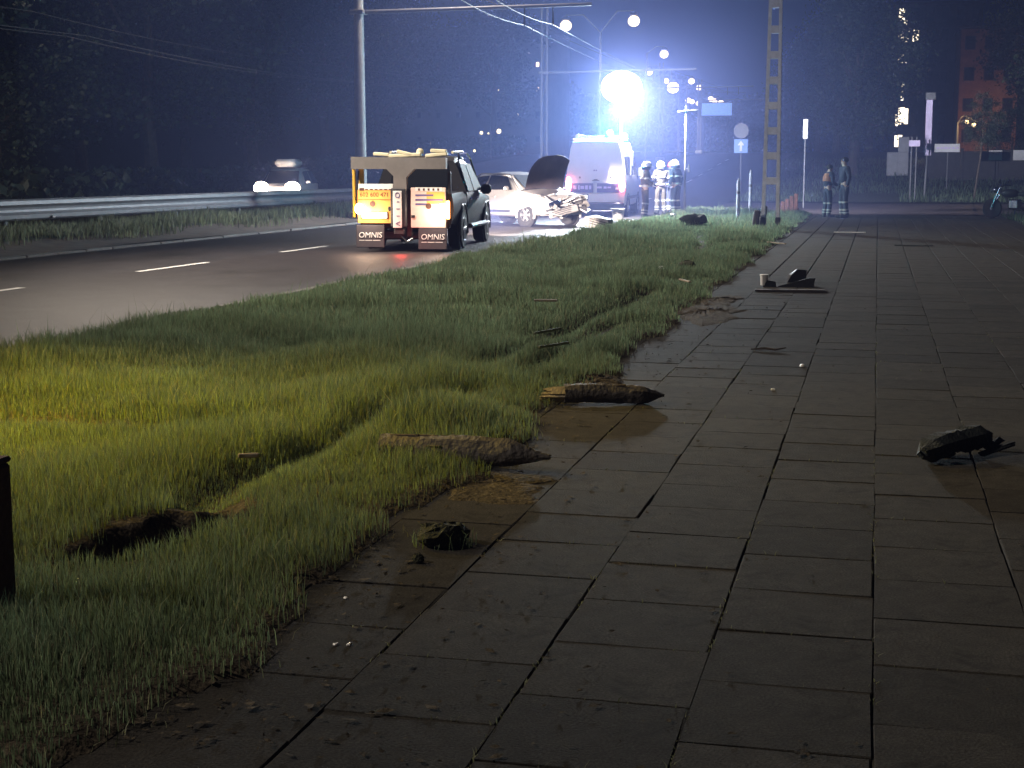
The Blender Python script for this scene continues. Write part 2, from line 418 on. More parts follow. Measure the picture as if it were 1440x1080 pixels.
def verge_grass():
    XS, YS, HS, WS = [], [], [], []
    for (y0, y1, dens, w, hm) in ((3.0, 7.5, 7800, .0034, .85), (7.5, 13, 5200, .0048, .85), (13, 25, 2100, .008, .9), (25, 53, 700, .015, 1.0)):
        n = int(dens * (y1 - y0) * 4.7)
        X = RNG.uniform(-6.44, -1.75, n); Y = RNG.uniform(y0, y1, n)
        e = edgeX(Y); k = (X < e + RNG.uniform(-.1, .09, n)) & in_view(X, Y) & (holed(X, Y - .12) > 1.1 + RNG.uniform(0, .35, n))
        X, Y = X[k], Y[k]; n = len(X)
        d = rutd(X, Y)
        H = (.15 + .05 * patch(X, Y) + .03 * patch(X + 3, Y, 3.1)) * RNG.uniform(.5, 1.35, n) * hm
        H *= 1 - .72 * np.exp(-(d / .17) ** 2)
        H *= .5 + .5 * np.clip((edgeX(Y) - X) / .35, 0, 1)
        H *= .52 + .52 * sstep(.5 + .5 * patch(X * .7 + 5, Y * .7, .9))
        tall = RNG.random(n) < .012; H[tall] *= 1.8
        XS.append(X); YS.append(Y); HS.append(np.maximum(H, .02)); WS.append(w * RNG.uniform(.7, 1.3, n))
    X = np.concatenate(XS); Y = np.concatenate(YS); H = np.concatenate(HS); Wd = np.concatenate(WS)
    return X, Y, H, Wd
gX, gY, gH, gW = verge_grass()
dry = RNG.random(len(gX)) < .13
tag(link('grass', blades('grass', gX[~dry], gY[~dry], verge_z(gX[~dry], gY[~dry]), gH[~dry], gW[~dry], MAT['grass_blade'])), 'long uneven green grass on the verge beside the pavement', 'grass', kind='stuff')
tag(link('dry_grass', blades('dry_grass', gX[dry], gY[dry], verge_z(gX[dry], gY[dry]), gH[dry] * 1.1, gW[dry], MAT['grass_dry'], .7)), 'scattered dry stalks among the verge grass', 'grass', kind='stuff')
n = 46000
X = RNG.uniform(-19.9, -15.3, n); Y = 20 + 60 * RNG.random(n) ** 1.5
k = (X < -15.75 + .35 * np.sin(Y * .9) + RNG.uniform(-.5, .25, n)) & in_view(X, Y); X, Y = X[k], Y[k]; n = len(X)
tag(link('median_grass', blades('median_grass', X, Y, median_z(X, Y), (.2 + .09 * patch(X, Y, .7)) * RNG.uniform(.5, 1.5, n), RNG.uniform(.012, .026, n), MAT['grass_dry'])), 'ragged half dry grass along the median under the crash barrier', 'grass', kind='stuff')
n = 30000
X = RNG.uniform(-6.4, 34, n); Y = 68.4 + 40 * RNG.random(n) ** 1.6; k = in_view(X, Y, 0) & ~((X > -2) & (X < 1.0) & (Y < 76)); X, Y = X[k], Y[k]; n = len(X)
tag(link('far_grass', blades('far_grass', X, Y, terr(X, Y) + .05, RNG.uniform(.08, .3, n), RNG.uniform(.02, .045, n), MAT['grass_blade'])), 'dim grass beyond the side street on the right', 'grass', kind='stuff')

# ------------------------------------------------------------------ pavement
pav = bpy.data.objects.new('pavement', None); COL.objects.link(pav); tag(pav, kind='structure')
bed = MB().add([(-2.3, 1.5, -.022), (4.2, 1.5, -.022), (4.2, 53, -.022), (-2.3, 53, -.022)], [(0, 1, 2, 3)]).build('slab_bed', MAT['slab_bed'], pav)
slab_meshes = []
for kx in range(6):
    b = MB(); g = random.uniform(.0012, .003)
    b.box((0, 0, -.03), (.5 - g * 2, .5 - g * 2, .06), random.uniform(.002, .005))
    for i in range(len(b.v)):     # worn, slightly uneven edges
        v = b.v[i]; b.v[i] = (v[0] + random.uniform(-.003, .003), v[1] + random.uniform(-.003, .003), v[2] + random.uniform(-.0015, .0015))
    slab_meshes.append(b.mesh('slab', MAT['concrete_slab']))
cells = []
for c in range(-5, 8):
    x = c * .5 + .285
    off = .0 if c % 2 else .25
    for r in range(5, 104):
        y = r * .5 + off
        cells.append((y, x, c))
cells.sort()
cc, ss = math.cos(R(13.77)), math.sin(R(13.77))
far_slabs = MB(); nsl = 0
for (y, x, c) in cells:
    dp = y * cc - x * ss; lat = x * cc + y * ss
    vis = dp > 3.0 and abs(lat) < dp * .347 + .45
    z = random.gauss(0, .0009); rx, ry = random.gauss(0, .0018), random.gauss(0, .0018)
    if vis and nsl < 298:
        o = link('slab', random.choice(slab_meshes), pav); nsl += 1
        o.location = (x + random.gauss(0, .002), y + random.gauss(0, .003), z); o.rotation_euler = (rx, ry, random.choice((0, 1, 2, 3)) * math.pi / 2 + random.gauss(0, .005))
    elif y < 52 and vis:
        far_slabs.box((x, y, -.03 + z), (.488, .488, .06), .006, Euler((rx, ry, 0)))
fs = far_slabs.build('slab_paving', MAT['concrete_slab'], pav); tag(fs, kind='stuff')
# right-hand grass and dirt edge of the pavement
def rverge_z(X, Y): return .02 + .04 * np.sin(X * 3 + Y) + zg(Y) + .02 * (X - 4)
sheet('right_verge', np.linspace(4.0, 14, 24), np.arange(6, 53, .8), lambda X, Y: rverge_z(X, Y), MAT['soil'])
n = 26000; X = RNG.uniform(3.95, 11, n); Y = RNG.uniform(9, 52, n); k = in_view(X, Y); X, Y = X[k], Y[k]; n = len(X)
tag(link('right_grass', blades('right_grass', X, Y, rverge_z(X, Y), RNG.uniform(.05, .22, n), RNG.uniform(.01, .02, n), MAT['grass_blade'])), 'dim grass right of the pavement', 'grass', kind='stuff')

# ------------------------------------------------------------------ trees, woods, far buildings
def crown_mesh(seed, m, rx=3.2, rz=4.0, nclump=52, nleaf=210, leaf=.23):
    rg = np.random.default_rng(seed)
    cs = []
    while len(cs) < nclump:
        p = rg.uniform(-1, 1, 3)
        if .25 < np.linalg.norm(p) < 1: cs.append(p)
    cs = np.array(cs); cs[:, 0] *= rx; cs[:, 1] *= rx; cs[:, 2] *= rz
    cs[:, :2] *= (1 - .35 * np.clip(cs[:, 2:3] / rz, 0, 1))
    rad = rg.uniform(.6, 1.25, nclump) * rx / 3.2
    C = np.repeat(cs, nleaf, 0); r = np.repeat(rad, nleaf)[:, None]
    P = C + rg.normal(0, .5, C.shape) * r * np.array([1, 1, .75]); n = len(P)
    a = rg.normal(0, 1, (n, 3)); a /= np.linalg.norm(a, axis=1)[:, None]
    b = np.cross(a, rg.normal(0, 1, (n, 3))); b /= np.linalg.norm(b, axis=1)[:, None]
    sz = rg.uniform(.5, 1.1, (n, 1)) * leaf
    V = np.stack([P - a * sz * .5, P + b * sz * .32, P + a * sz * .5, P - b * sz * .32], 1).reshape(-1, 3)
    i = np.arange(n) * 4
    return rawmesh('crown', V, None, np.stack([i, i + 1, i + 2, i + 3], 1), m)
CROWNS = [crown_mesh(k, MAT['leaf_dark' if k % 2 else 'leaf']) for k in range(5)]
def trunk_mesh(seed):
    rg = random.Random(seed); b = MB()
    b.tube([(0, 0, -.3), (.05, 0, 1.5), (.12, .1, 3.2), (.0, .15, 5), (.1, .1, 7)], [.30, .22, .18, .13, .05], 7)
    for k in range(6):
        a = rg.uniform(0, 6.28); z = rg.uniform(2.2, 5); L = rg.uniform(1.2, 2.6)
        b.tube([(.08, .08, z), (.08 + math.cos(a) * L * .5, .08 + math.sin(a) * L * .5, z + L * .4), (math.cos(a) * L, math.sin(a) * L, z + L * .95)], [.09, .06, .025], 5)
    return b.mesh('trunk', MAT['bark'], True)
TRUNKS = [trunk_mesh(k) for k in range(3)]
def tree(x, y, s, label, group, seed, name='tree', cz=6.0, wide=1.0):
    r = thing(name, label, 'tree', (x, y, T(x, y) - .1), random.uniform(0, 6.28), group)
    r.scale = (s, s, s)
    link('trunk', TRUNKS[seed % 3], r)
    c = link('crown', CROWNS[seed % 5], r); c.location = (0, 0, cz); c.scale = (wide, wide, 1)
    return r
lefts = [(-34, 46), (-36, 56), (-39, 68), (-34, 78), (-41, 84), (-35, 92), (-44, 100), (-37, 108), (-50, 72), (-47, 58), (-33, 64), (-52, 92), (-40, 122), (-33, 128)]
for i, (x, y) in enumerate(lefts):
    tree(x, y, random.uniform(1.15, 1.55), 'dark leafy tree in the wood beyond the opposite carriageway', 'trees in the dark wood on the left', i, wide=random.uniform(1, 1.25))
rights = [(-1.5, 92, 1.1), (-1.7, 112, 1.25),  (-3.2, 118, 1.2), (10.5, 80, 1.15), (13.5, 96, 1.3), (12.5, 120, 1.4), (-5.5, 140, 1.2), (-1, 150, 1.6), (14, 140, 1.6)]
for i, (x, y, sc) in enumerate(rights):
    tree(x, y, sc, 'dark leafy tree behind the side street on the right', 'trees on the dark right side', i + 2)
# a far wood that reads as one mass
def woods(name, X, Y, hmax, sz, m, label):
    n = len(X); Z = terr(X, Y) + hmax * RNG.random(n) ** .8 * (.75 + .25 * np.sin(X * .23) * np.sin(X * .071 + 1))
    P = np.stack([X, Y, Z], 1); a = RNG.normal(0, 1, (n, 3)); a /= np.linalg.norm(a, axis=1)[:, None]
    b = np.cross(a, RNG.normal(0, 1, (n, 3))); b /= np.linalg.norm(b, axis=1)[:, None]; s_ = RNG.uniform(.5, 1.2, (n, 1)) * sz
    V = np.stack([P - a * s_ * .5, P + b * s_ * .35, P + a * s_ * .5, P - b * s_ * .35], 1).reshape(-1, 3); i = np.arange(n) * 4
    tag(link(name, rawmesh(name, V, None, np.stack([i, i + 1, i + 2, i + 3], 1), m)), label, 'wood', kind='stuff')
n = 80000; woods('far_woods', RNG.uniform(-190, 90, n), RNG.uniform(228, 262, n), 13, .95, MAT['leaf_dark'], 'far dark wood closing the end of the road')
n = 110000; woods('left_woods', RNG.uniform(-105, -52, n), RNG.uniform(62, 230, n), 15, .75, MAT['leaf_dark'], 'deep dark wood behind the front trees on the left')
n = 9000; Y = RNG.uniform(48, 130, n); woods('undergrowth', RNG.uniform(-33, -30.5, n), Y, 1.6, .5, MAT['leaf_dark'], 'low dark undergrowth in front of the wood on the left')
n = 16000; woods('right_woods', RNG.uniform(13, 34, n), RNG.uniform(85, 200, n), 12, 1.1, MAT['leaf_dark'], 'dark wood at the right edge')

def block(name, label, x0, x1, y, z0, z1, depth, wm, cols, rows, lit, ww=.9, wh=1.2, group=None, lm='window_lit'):
    r = thing(name, label, 'building', ((x0 + x1) / 2, y, z0)); w = x1 - x0; h = z1 - z0
    MB().box((0, depth / 2, h / 2), (w, depth, h), .05).build('wall', wm, r)
    MB().box((0, depth / 2, h + .15), (w + .5, depth + .5, .3), .04).build('roof', MAT['wall_dark'], r)
    fr = MB().box((0, -.02, 0), (ww + .16, .08, wh + .16), .02).mesh('window', MAT['wall_dark'])
    pd = MB().box((0, -.07, 0), (ww, .03, wh)).mesh('pane', MAT['window_dark']); pl = MB().box((0, -.07, 0), (ww, .03, wh)).mesh('pane', MAT[lm])
    for c in range(cols):
        for q in range(rows):
            o = link('window', fr, r); o.location = (-w / 2 + (c + .5) * w / cols, 0, (q + .55) * h / rows)
            p = link('pane', pl if (c, q) in lit else pd, o)
    return r
# the tower whose lit stairwell shows through the trees on the right
tw = block('tower_block', 'dark tall block with one column of lit windows between the right trees', 1.4, 12.4, 204, T(5, 204), T(5, 204) + 19, 12, MAT['render_wall'], 6, 7, {(0, 6), (0, 5), (0, 4), (1, 5), (0, 1), (0, 0)}, .75, 1.5)
for k, (x, z, w, h) in enumerate([(2.75, 17.9, .5, .5), (3.25, 17.0, .35, .9), (2.95, 15.7, .5, .6), (3.1, 14.3, .5, .55), (2.95, 13.0, .3, .5), (2.75, 9.9, .3, .4), (2.75, 9.0, .35, .5), (2.7, 8.2, .35, .5), (2.7, 6.1, .8, 1.9), (3.3, 5.9, .5, 2.0), (2.62, 3.2, .55, .55)]):
    f = MB().box((x - 6.9, -.16, z - 1.2), (w + .2, .06, h + .2), .02).build('window', MAT['wall_dark'], tw)
    MB().box((x - 6.9, -.21, z - 1.2), (w, .03, h)).build('pane', MAT['window_lit'], f)
br = block('brick_building', 'brown building glowing dimly under an orange lamp behind the right trees', 7.2, 12.6, 150, T(9, 150), T(9, 150) + 11.6, 9, MAT['brick_wall'], 3, 4, set(), .8, 1.1)
lf = block('apartment_block', 'distant dark apartment block with a few lit windows behind the left trees', -52, -33, 150, T(-42, 150) - 3, T(-42, 150) + 12, 11, MAT['render_wall'], 9, 6, {(8, 3), (8, 4), (7, 2), (6, 3)}, .3, .45, None, 'window_warm')
# lit billboard far up the road
bb = thing('billboard', 'pale blue glowing billboard far up the road', 'billboard', (-16.9, 160, T(-16.9, 160)))
MB().box((0, 0, 4.6), (3.5, .25, 1.5), .03).build('panel', MAT['steel_dark'], bb)
MB().box((0, -.14, 4.6), (3.3, .02, 1.3)).build('face', MAT['billboard_glow'], bb)
for sx in (-1, 1): MB().tube([(sx * 1.2, .1, -.3), (sx * 1.2, .1, 3.9)], .1, 8).build('post', MAT['steel_dark'], bb)
# ------------------------------------------------------------------ trolley poles, arms and lamps
def arm_pole(name, label, x, y, kind, arm_z=6.25, arm_len=7.1, top=9.3, group='trolley wire poles in the median'):
    z0 = T(x, y); r = thing(name, label, 'pole', (x, y, z0), 0, group)
    if kind == 'round':
        MB().tube([(0, 0, -.2), (0, 0, 3), (0, 0, top)], [.185, .165, .125], 20).build('shaft', MAT['concrete_pole'], r, True)
    else:
        for sx in (-1, 1):
            b = MB().box((sx * .13, 0, top / 2), (.09, .14, top), .012); b.build('upright', MAT['galvanised'], r)
        b = MB(); k = 0; zz = .3
        while zz < top - .6:
            s_ = 1 if k % 2 else -1
            b.tube([(-.1 * s_, 0, zz), (.1 * s_, 0, zz + .5)], .016, 5); zz += .5; k += 1
        b.build('bracing', MAT['galvanised'], r)
    MB().box((0, 0, .12), (.6, .6, .3), .04).build('foundation', MAT['concrete_pole'], r)
    MB().tube([(-.3, 0, arm_z), (arm_len, 0, arm_z + .06)], [.062, .05], 10).build('arm', MAT['galvanised'], r, True)
    MB().box((.0, 0, arm_z), (.44, .44, .12), .02).build('clamp', MAT['steel_grey'], r)
    MB().tube([(.12, 0, min(top - .3, arm_z + 1.9)), (arm_len * .62, 0, arm_z + .06)], .012, 5).build('stay_wire', MAT['cable'], r)
    for q in (.72, .84):
        MB().tube([(arm_len * q, 0, arm_z + .05), (arm_len * q, 0, arm_z - .5)], [.02, .035], 6).build('insulator', MAT['plastic_black'], r)
    return r
pA = arm_pole('trolley_pole', 'round pale concrete pole behind the pickup truck, carrying a long arm', -15.3, 43.1, 'round', 6.2, 7.1, 10.2)
pB = arm_pole('trolley_pole', 'lattice steel pole with an arm above the open bonnet of the wreck', -15.3, 68.8, 'lattice', 5.95, 7.1, 8.9)
arm_pole('trolley_pole', 'small far trolley pole just beyond the floodlight', -15.4, 108, 'lattice', 5.2, 6.6, 7)
arm_pole('trolley_pole', 'smallest trolley pole, far up the hill', -15.4, 132, 'lattice', 4.6, 6.6, 6.4)
def lamp_head(parent, loc, power=0, col=(1, .87, .73), m='lamp_sodium', r=.2, ang=14, spread_=132, turn=0):
    h = MB().lathe([(.02, .2), (.12, .17), (.24, .06), (.25, .0), (.2, -.03)], (0, 0, 0), 14).build('lamp_head', MAT['steel_dark'], parent, True); h.location = loc
    g = MB().ball((0, 0, -.06 - r * .8), (r, r, r * .92), 14, 10).build('globe', MAT[m], h, True)
    if power: point('lamp_light', (0, 0, -.1 - 1.9 * r), power, col, h, .14, R(spread_), (0, R(-ang), R(turn)), .7)
    return h
def street_lamp(x, y, label, heads, top, power=0, m='lamp_far', r=.2, group='street lamps along the road', ang=0, spread_=132, turn=0):
    z0 = T(x, y); t = thing('street_lamp', label, 'street lamp', (x, y, z0), 0, group)
    MB().tube([(0, 0, -.2), (0, 0, 2.2), (0, 0, top - z0 - .3)], [.11, .09, .055], 10).build('pole', MAT['galvanised'], t, True)
    for (dx, z) in heads:
        MB().tube([(0, 0, top - z0 - .35), (dx * .5, 0, z - z0 + .22), (dx, 0, z - z0 + .22)], .035, 8).build('arm', MAT['galvanised'], t, True)
        lamp_head(t, (dx, 0, z - z0), power, m=m, r=r, ang=ang, spread_=spread_, turn=turn)
    return t
SOD = 3600
# the lamp on the concrete pole (above the picture) and the lamp poles nearer than it (behind the left edge of the picture)
MB().tube([(0, 0, 9.6), (1.2, 0, 10.1), (2.6, 0, 10.15)], .04, 8).build('lamp_arm', MAT['galvanised'], pA, True)
lamp_head(pA, (2.6, 0, 9.95), SOD * .6, m='lamp_sodium')
street_lamp(-15.6, 22.0, 'street lamp with an arm over the road, left of the picture', [(2.6, 9.4)], 9.6, SOD * 2.4, 'lamp_sodium', ang=56, spread_=128, turn=6)
street_lamp(-15.6, 1.0, 'street lamp with an arm over the road, behind the camera', [(2.6, 9.4)], 9.6, SOD * 1.1, 'lamp_sodium', ang=40)
# a low verge lamp just outside the left edge lights the grass yellow
vl = thing('verge_lamp', 'low lamp on the verge left of the picture', 'street lamp', (-7.9, 7.9, .03))
MB().tube([(0, 0, -.2), (0, 0, 3.5)], [.06, .045], 10).build('pole', MAT['galvanised'], vl, True)
MB().lathe([(.03, 3.32), (.16, 3.26), (.2, 3.14), (.03, 3.12)], (.42, 0, 0), 14).build('shade', MAT['steel_dark'], vl, True)
MB().tube([(0, 0, 3.15), (.42, 0, 3.2)], .03, 6).build('arm', MAT['galvanised'], vl)
point('lamp_light', (.4, 0, 3.02), 2200, (1, .66, .02), vl, .06, R(86), (0, R(-36), R(0)), 1.0)
# lit far lamps
street_lamp(-14.35, 78, 'tall two armed lamp mast left of the floodlight, both lamps lit', [(-1.85, 9.35), (1.75, 9.5)], 9.0, 1000, 'lamp_far', .31)
for (x, y, z, d, rr) in [(-14.8, 105, 9.85, 1.2, .24), (-18.1, 120, 9.6, -1.2, .22), (-17.5, 130, 9.1, -1.2, .42), (-18.8, 135, 9.75, -1.2, .2), (-17.5, 143, 10.2, 1.2, .24), (-17.0, 145, 9.7, 1.2, .24), (-19.9, 160, 9.2, -1.2, .24), (-20.7, 170, 9.5, -1.2, .22), (-20, 170, 9.3, 1.2, .22), (-18.6, 170, 9.8, 1.2, .25), (-18.8, 176, 9.85, 1.2, .25), (-19, 185, 10.1, 1.2, .27)]:
    street_lamp(x - d, y, {105: 'lone street lamp right of and above the floodlight', 120: 'street lamp just right of the floodlight over the trolley arm', 130: 'biggest brightest far lamp in the row up the hill'}.get(y, 'small far street lamp glowing in the cluster that climbs the hill'), [(d, z)], z + .1, 2600 if y in (130, 145) else 0, 'lamp_far', rr * 1.25, 'far lit lamps up the hill')
# twin lamps in the dark left of the wreck
t = thing('park_lamp', 'dim twin lamp in the dark above the wrecked car', 'street lamp', (-28.6, 110, T(-28.6, 110)))
MB().tube([(0, 0, -.1), (0, 0, 2.2)], .04, 6).build('pole', MAT['galvanised'], t)
MB().tube([(-.7, 0, 2.1), (.6, 0, 2.15)], .025, 6).build('crossbar', MAT['galvanised'], t)
for dx, z, q in ((-.75, 2.05, .13), (.62, 2.15, .18), (-.2, 2.0, .07), (-1.3, .7, .10)): MB().ball((dx, 0, z), (q, q, q), 10, 6).build('globe', MAT['lamp_far'], t, True)
t = thing('garden_lamp', 'tiny white light low behind the crash barrier on the left', 'lamp', (-33.2, 58, T(-33.2, 58)))
MB().tube([(0, 0, -.1), (0, 0, .9)], .03, 6).build('post', MAT['steel_dark'], t); MB().ball((0, 0, 1.0), (.09, .09, .09), 10, 6).build('globe', MAT['lamp_far'], t, True)
t = street_lamp(5.2, 108, 'yellow street lamp among the trees on the right', [(.6, 5.0), (1.1, 4.8)], 5.1, 0, 'lamp_far', .16)
point('lamp_light', (1.5, -.8, 3.0), 420, (1, .62, .22), t, .15)
t = thing('wall_lamp', 'orange lamp at the foot of the brown building', 'lamp', (9.8, 145.6, T(9.8, 145.6)))
MB().tube([(0, 0, -.1), (0, 0, 1.9)], .05, 8).build('post', MAT['steel_dark'], t); MB().lathe([(.03, 2.2), (.2, 2.1), (.22, 1.95), (.03, 1.93)], (0, 0, 0), 12).build('shade', MAT['steel_dark'], t)
point('lamp_light', (0, .3, 2.4), 300, (1, .42, .14), t, .12)

# overhead wires
def wire(label, pts, r=.012, sag=.25, group='overhead trolley wires'):
    P = []
    for a, b in zip(pts[:-1], pts[1:]):
        a, b = Vector(a), Vector(b)
        for k in range(24):
            q = a.lerp(b, k / 24); q.z -= sag * 4 * (k / 24) * (1 - k / 24); P.append(q)
    P.append(Vector(pts[-1]))
    return tag(MB().tube(P, r, 5, sq=1).build('overhead_wire', MAT['cable'], None, True), label, 'wire', group)
for x, lb in ((-25.0, 'outer thin trolley wire above the opposite carriageway, nearer the wood'), (-24.3, 'inner thin trolley wire above the opposite carriageway, nearer the median')):
    wire(lb, [(x, 8, 5.7), (x, 43, 5.7), (x, 69, 5.75), (x, 108, 7.4)], .016)
wire('thin feeder cable high along the opposite carriageway', [(-26.2, 8, 6.5), (-26.2, 43, 6.5), (-26.2, 69, 6.6), (-26.2, 108, 8)], .014)
wire('upper bright feeder cable running down to the lattice pole', [(-10.4, 24, 7.35), (-15.15, 68.7, 7.95)], .006, .1, 'feeder cables at the lattice pole')
wire('lower bright feeder cable running down to the lattice pole', [(-11.6, 24, 7.15), (-15.25, 68.7, 7.85)], .006, .1, 'feeder cables at the lattice pole')
for x, lb in ((-10.2, 'trolley wire over the middle of the near carriageway'), (-9.35, 'trolley wire over the near carriageway, nearer the grass verge')):
    wire(lb, [(x, 36, 5.72), (x, 43.1, 5.72), (x, 68.8, 5.5), (x, 108, 7.0)], .009, .1, 'trolley wires over the near carriageway')
# ------------------------------------------------------------------ crash barrier in the median
gb = thing('crash_barrier', 'long pale steel crash barrier on posts in the median', 'crash barrier', (-18, 0, -.03))
prof = [(-.02, .46), (.03, .50), (.04, .58), (-.03, .64), (-.045, .69), (-.03, .74), (.04, .80), (.03, .88), (-.02, .92)]
pr = prof + [(x - .012, z) for x, z in reversed(prof)]
rail_me = MB().prism(pr, 0, 4.0, 'y').mesh('rail', MAT['galvanised'])
post_me = MB().box((-.09, 0, .32), (.07, .11, .86), .01).mesh('post', MAT['galvanised'])
refl_me = MB().box((.055, 0, .69), (.02, .12, .06)).mesh('reflector', MAT['plastic_black'])
for k in range(5, 30):
    o = link('rail', rail_me, gb); o.location = (0, k * 4.0, float(zg(k * 4))); o.rotation_euler = (math.atan((float(zg(k * 4 + 4)) - float(zg(k * 4))) / 4), 0, 0)
    o = link('post', post_me, gb); o.location = (0, k * 4.0 + .3, float(zg(k * 4)))
    if k % 2: o = link('reflector', refl_me, gb); o.location = (0, k * 4.0 + 2, float(zg(k * 4 + 2)) - .17)

# ------------------------------------------------------------------ signs and posts near the junction
def plate(parent, name, c, w, h, m, round_=False, t=.02):
    if round_:
        return MB().lathe([(.01, -t), (w, -t), (w, t), (.01, t)], c, 28, 'y').build(name, m, parent)
    return MB().box(c, (w, 2 * t, h), .012).build(name, m, parent)
z = T(-6.4, 72)
sg = thing('road_sign', 'pole with a pale round sign above a blue square sign with a white arrow', 'road sign', (-6.4, 72, z))
MB().tube([(0, .05, -.2), (0, .05, 3.6)], .035, 8).build('pole', MAT['galvanised'], sg)
plate(sg, 'round_plate', (0, 0, 3.38 - z), .34, 0, MAT['sign_pale'], True)
MB().lathe([(.35, -.012), (.35, .012), (.335, .022), (.335, -.022)], (0, 0, 3.38 - z), 28, 'y').build('rim', MAT['galvanised'], sg)
sq = plate(sg, 'square_plate', (0, 0, 2.66 - z), .66, .66, MAT['sign_blue'])
MB().prism([(-.055, -.24), (.055, -.24), (.055, .04), (.16, .04), (0, .25), (-.16, .04), (-.055, .04)], -.028, -.0205, 'y').build('arrow', MAT['print_white'], sq).location = (0, 0, 2.66 - z)
bs = thing('stop_post', 'thin post with a narrow upright white panel by the side street', 'road sign', (-2.9, 61.5, 0))
MB().tube([(0, 0, -.1), (0, 0, 3.5)], .03, 8).build('pole', MAT['galvanised'], bs)
MB().box((0, -.05, 3.16), (.19, .05, .78), .012).build('panel', MAT['sign_white'], bs)
sp = thing('sign_post', 'tall thin pole beside the firefighters with its sign plates seen edge on', 'road sign', (-6.36, 50.6, .05))
MB().tube([(0, 0, -.1), (0, 0, 3.6)], .036, 8).build('pole', MAT['galvanised'], sp)
MB().box((.05, .05, 3.45), (.6, .5, .05), .01, Euler((0, R(-4), R(20)))).build('plate', MAT['galvanised'], sp)
MB().box((.12, 0, 1.52), (.07, .05, .26), .01).build('push_box', MAT['plastic_black'], sp)
MB().box((.06, 0, 1.52), (.1, .02, .03)).build('bracket', MAT['steel_grey'], sp)
for x, y, h, lab in ((-4.1, 45.6, 1.25, 'shorter slim pale post in the grass left of the ladder-like pole'), (-4.1, 50.0, 1.5, 'taller slim pale post in the grass left of the ladder-like pole')):
    t = thing('marker_post', lab, 'post', (x, y, .03), 0, 'slim posts in the verge')
    MB().tube([(0, 0, -.2), (0, 0, h - .12), (0, 0, h)], [.055, .05, .012], 10).build('stake', MAT['concrete_post'], t, True)
    MB().tube([(0, 0, h * .62), (0, 0, h * .68)], .056, 10).build('band', MAT['steel_grey'], t)
# ladder-like concrete pole
lp = thing('ladder_pole', 'tall concrete pole like a ladder, two legs joined by rungs, at the verge tip', 'pole', (-2.67, 39.0, .02))
HT = 8.2
hw = lambda z: .19 - .0105 * z
for sx in (-1, 1):
    b = MB(); b.add([(sx * (hw(0)) + dx, dy, -.2) for dx, dy in ((-.045, -.1), (.045, -.1), (.045, .1), (-.045, .1))] + [(sx * hw(HT) + dx, dy, HT) for dx, dy in ((-.035, -.08), (.035, -.08), (.035, .08), (-.035, .08))],
          [(0, 1, 2, 3), (4, 5, 6, 7), (0, 1, 5, 4), (1, 2, 6, 5), (2, 3, 7, 6), (3, 0, 4, 7)])
    b.build('leg', MAT['concrete_post'], lp)
    MB().box((sx * .195, 0, .12), (.13, .24, .34), .02).build('sleeve', MAT['steel_dark'], lp)
zz = 1.22
while zz < HT:
    MB().box((0, 0, zz), (2 * hw(zz) - .078, .17, .19), .012).build('rung', MAT['concrete_post'], lp); zz += .635
# stumps and red boards beside it
for x, y, h, lab in ((-3.02, 38.6, .46, 'dark stump leaning at the left foot of the ladder-like pole'), (-2.92, 39.6, .55, 'dark stump just behind the left leg of the ladder-like pole')):
    t = MB().tube([(0, 0, -.15), (.02, .0, h * .6), (.05, 0, h), (.055, 0, h + .02)], [.1, .09, .085, .05], 9).build('wooden_stump', MAT['wet_wood'], None, True); t.location = (x, y, .02); tag(t, lab, 'stump', 'stumps at the ladder-like pole')
rf = thing('board_barrier', 'low red brown board barrier right of the ladder-like pole', 'barrier', (-3.0, 52.0, .0), R(-8))
for k in range(5):
    MB().box((-.3 + k * .15, 0, .18 + k * .045), (.13, .03, .36 + k * .09), .006).build('board', MAT['red_wood'], rf)
MB().box((0, .03, .2), (.8, .03, .08)).build('rail', MAT['red_wood'], rf)
# right side: kiosk, totem, twin post, signs, wall, stake
z = T(1.1, 92)
kx = thing('kiosk', 'pale stepped cabinet by the trees right of the two standing firefighters', 'cabinet', (1.15, 92, z - .1))
MB().box((-.05, 0, .75), (1.25, .8, 1.5), .03).build('low_body', MAT['kiosk_paint'], kx)
MB().box((.27, .1, 1.95), (.62, .6, .9), .03).build('high_body', MAT['kiosk_paint'], kx)
MB().box((-.3, -.41, .72), (.5, .02, 1.2), .01).build('door', MAT['kiosk_paint'], kx); MB().box((.3, -.41, .72), (.5, .02, 1.2), .01).build('door', MAT['kiosk_paint'], kx)
tt = thing('advert_totem', 'tall dim violet post with a boxy head among the right trees', 'post', (2.15, 73, T(2.15, 73)))
MB().tube([(0, 0, -.1), (.06, 0, 2.0)], .05, 8).build('pole', MAT['galvanised'], tt)
MB().box((.08, 0, 3.3), (.3, .12, 2.6), .02).build('panel', MAT['sign_pale'], tt)
MB().box((.12, 0, 4.75), (.46, .2, .34), .02).build('head', MAT['galvanised'], tt)
sg2 = thing('twin_post', 'twin thin posts under a small plate beside the violet totem', 'road sign', (1.45, 71, T(1.45, 71)))
for dx in (0, .22): MB().tube([(dx, 0, -.1), (dx, 0, 2.9)], .035, 6).build('post', MAT['galvanised'], sg2)
MB().box((.12, -.04, 2.6), (.5, .03, .28), .01).build('plate', MAT['sign_pale'], sg2)
s3 = thing('name_sign', 'wide white sign on one thin post in front of the dark wall', 'road sign', (3.45, 80, T(3.45, 80)))
MB().tube([(0, .04, -.1), (-.02, .04, 2.1)], .03, 6).build('post', MAT['galvanised'], s3)
MB().box((-.05, 0, 2.16), (1.25, .04, .42), .012).build('plate', MAT['sign_white'], s3)
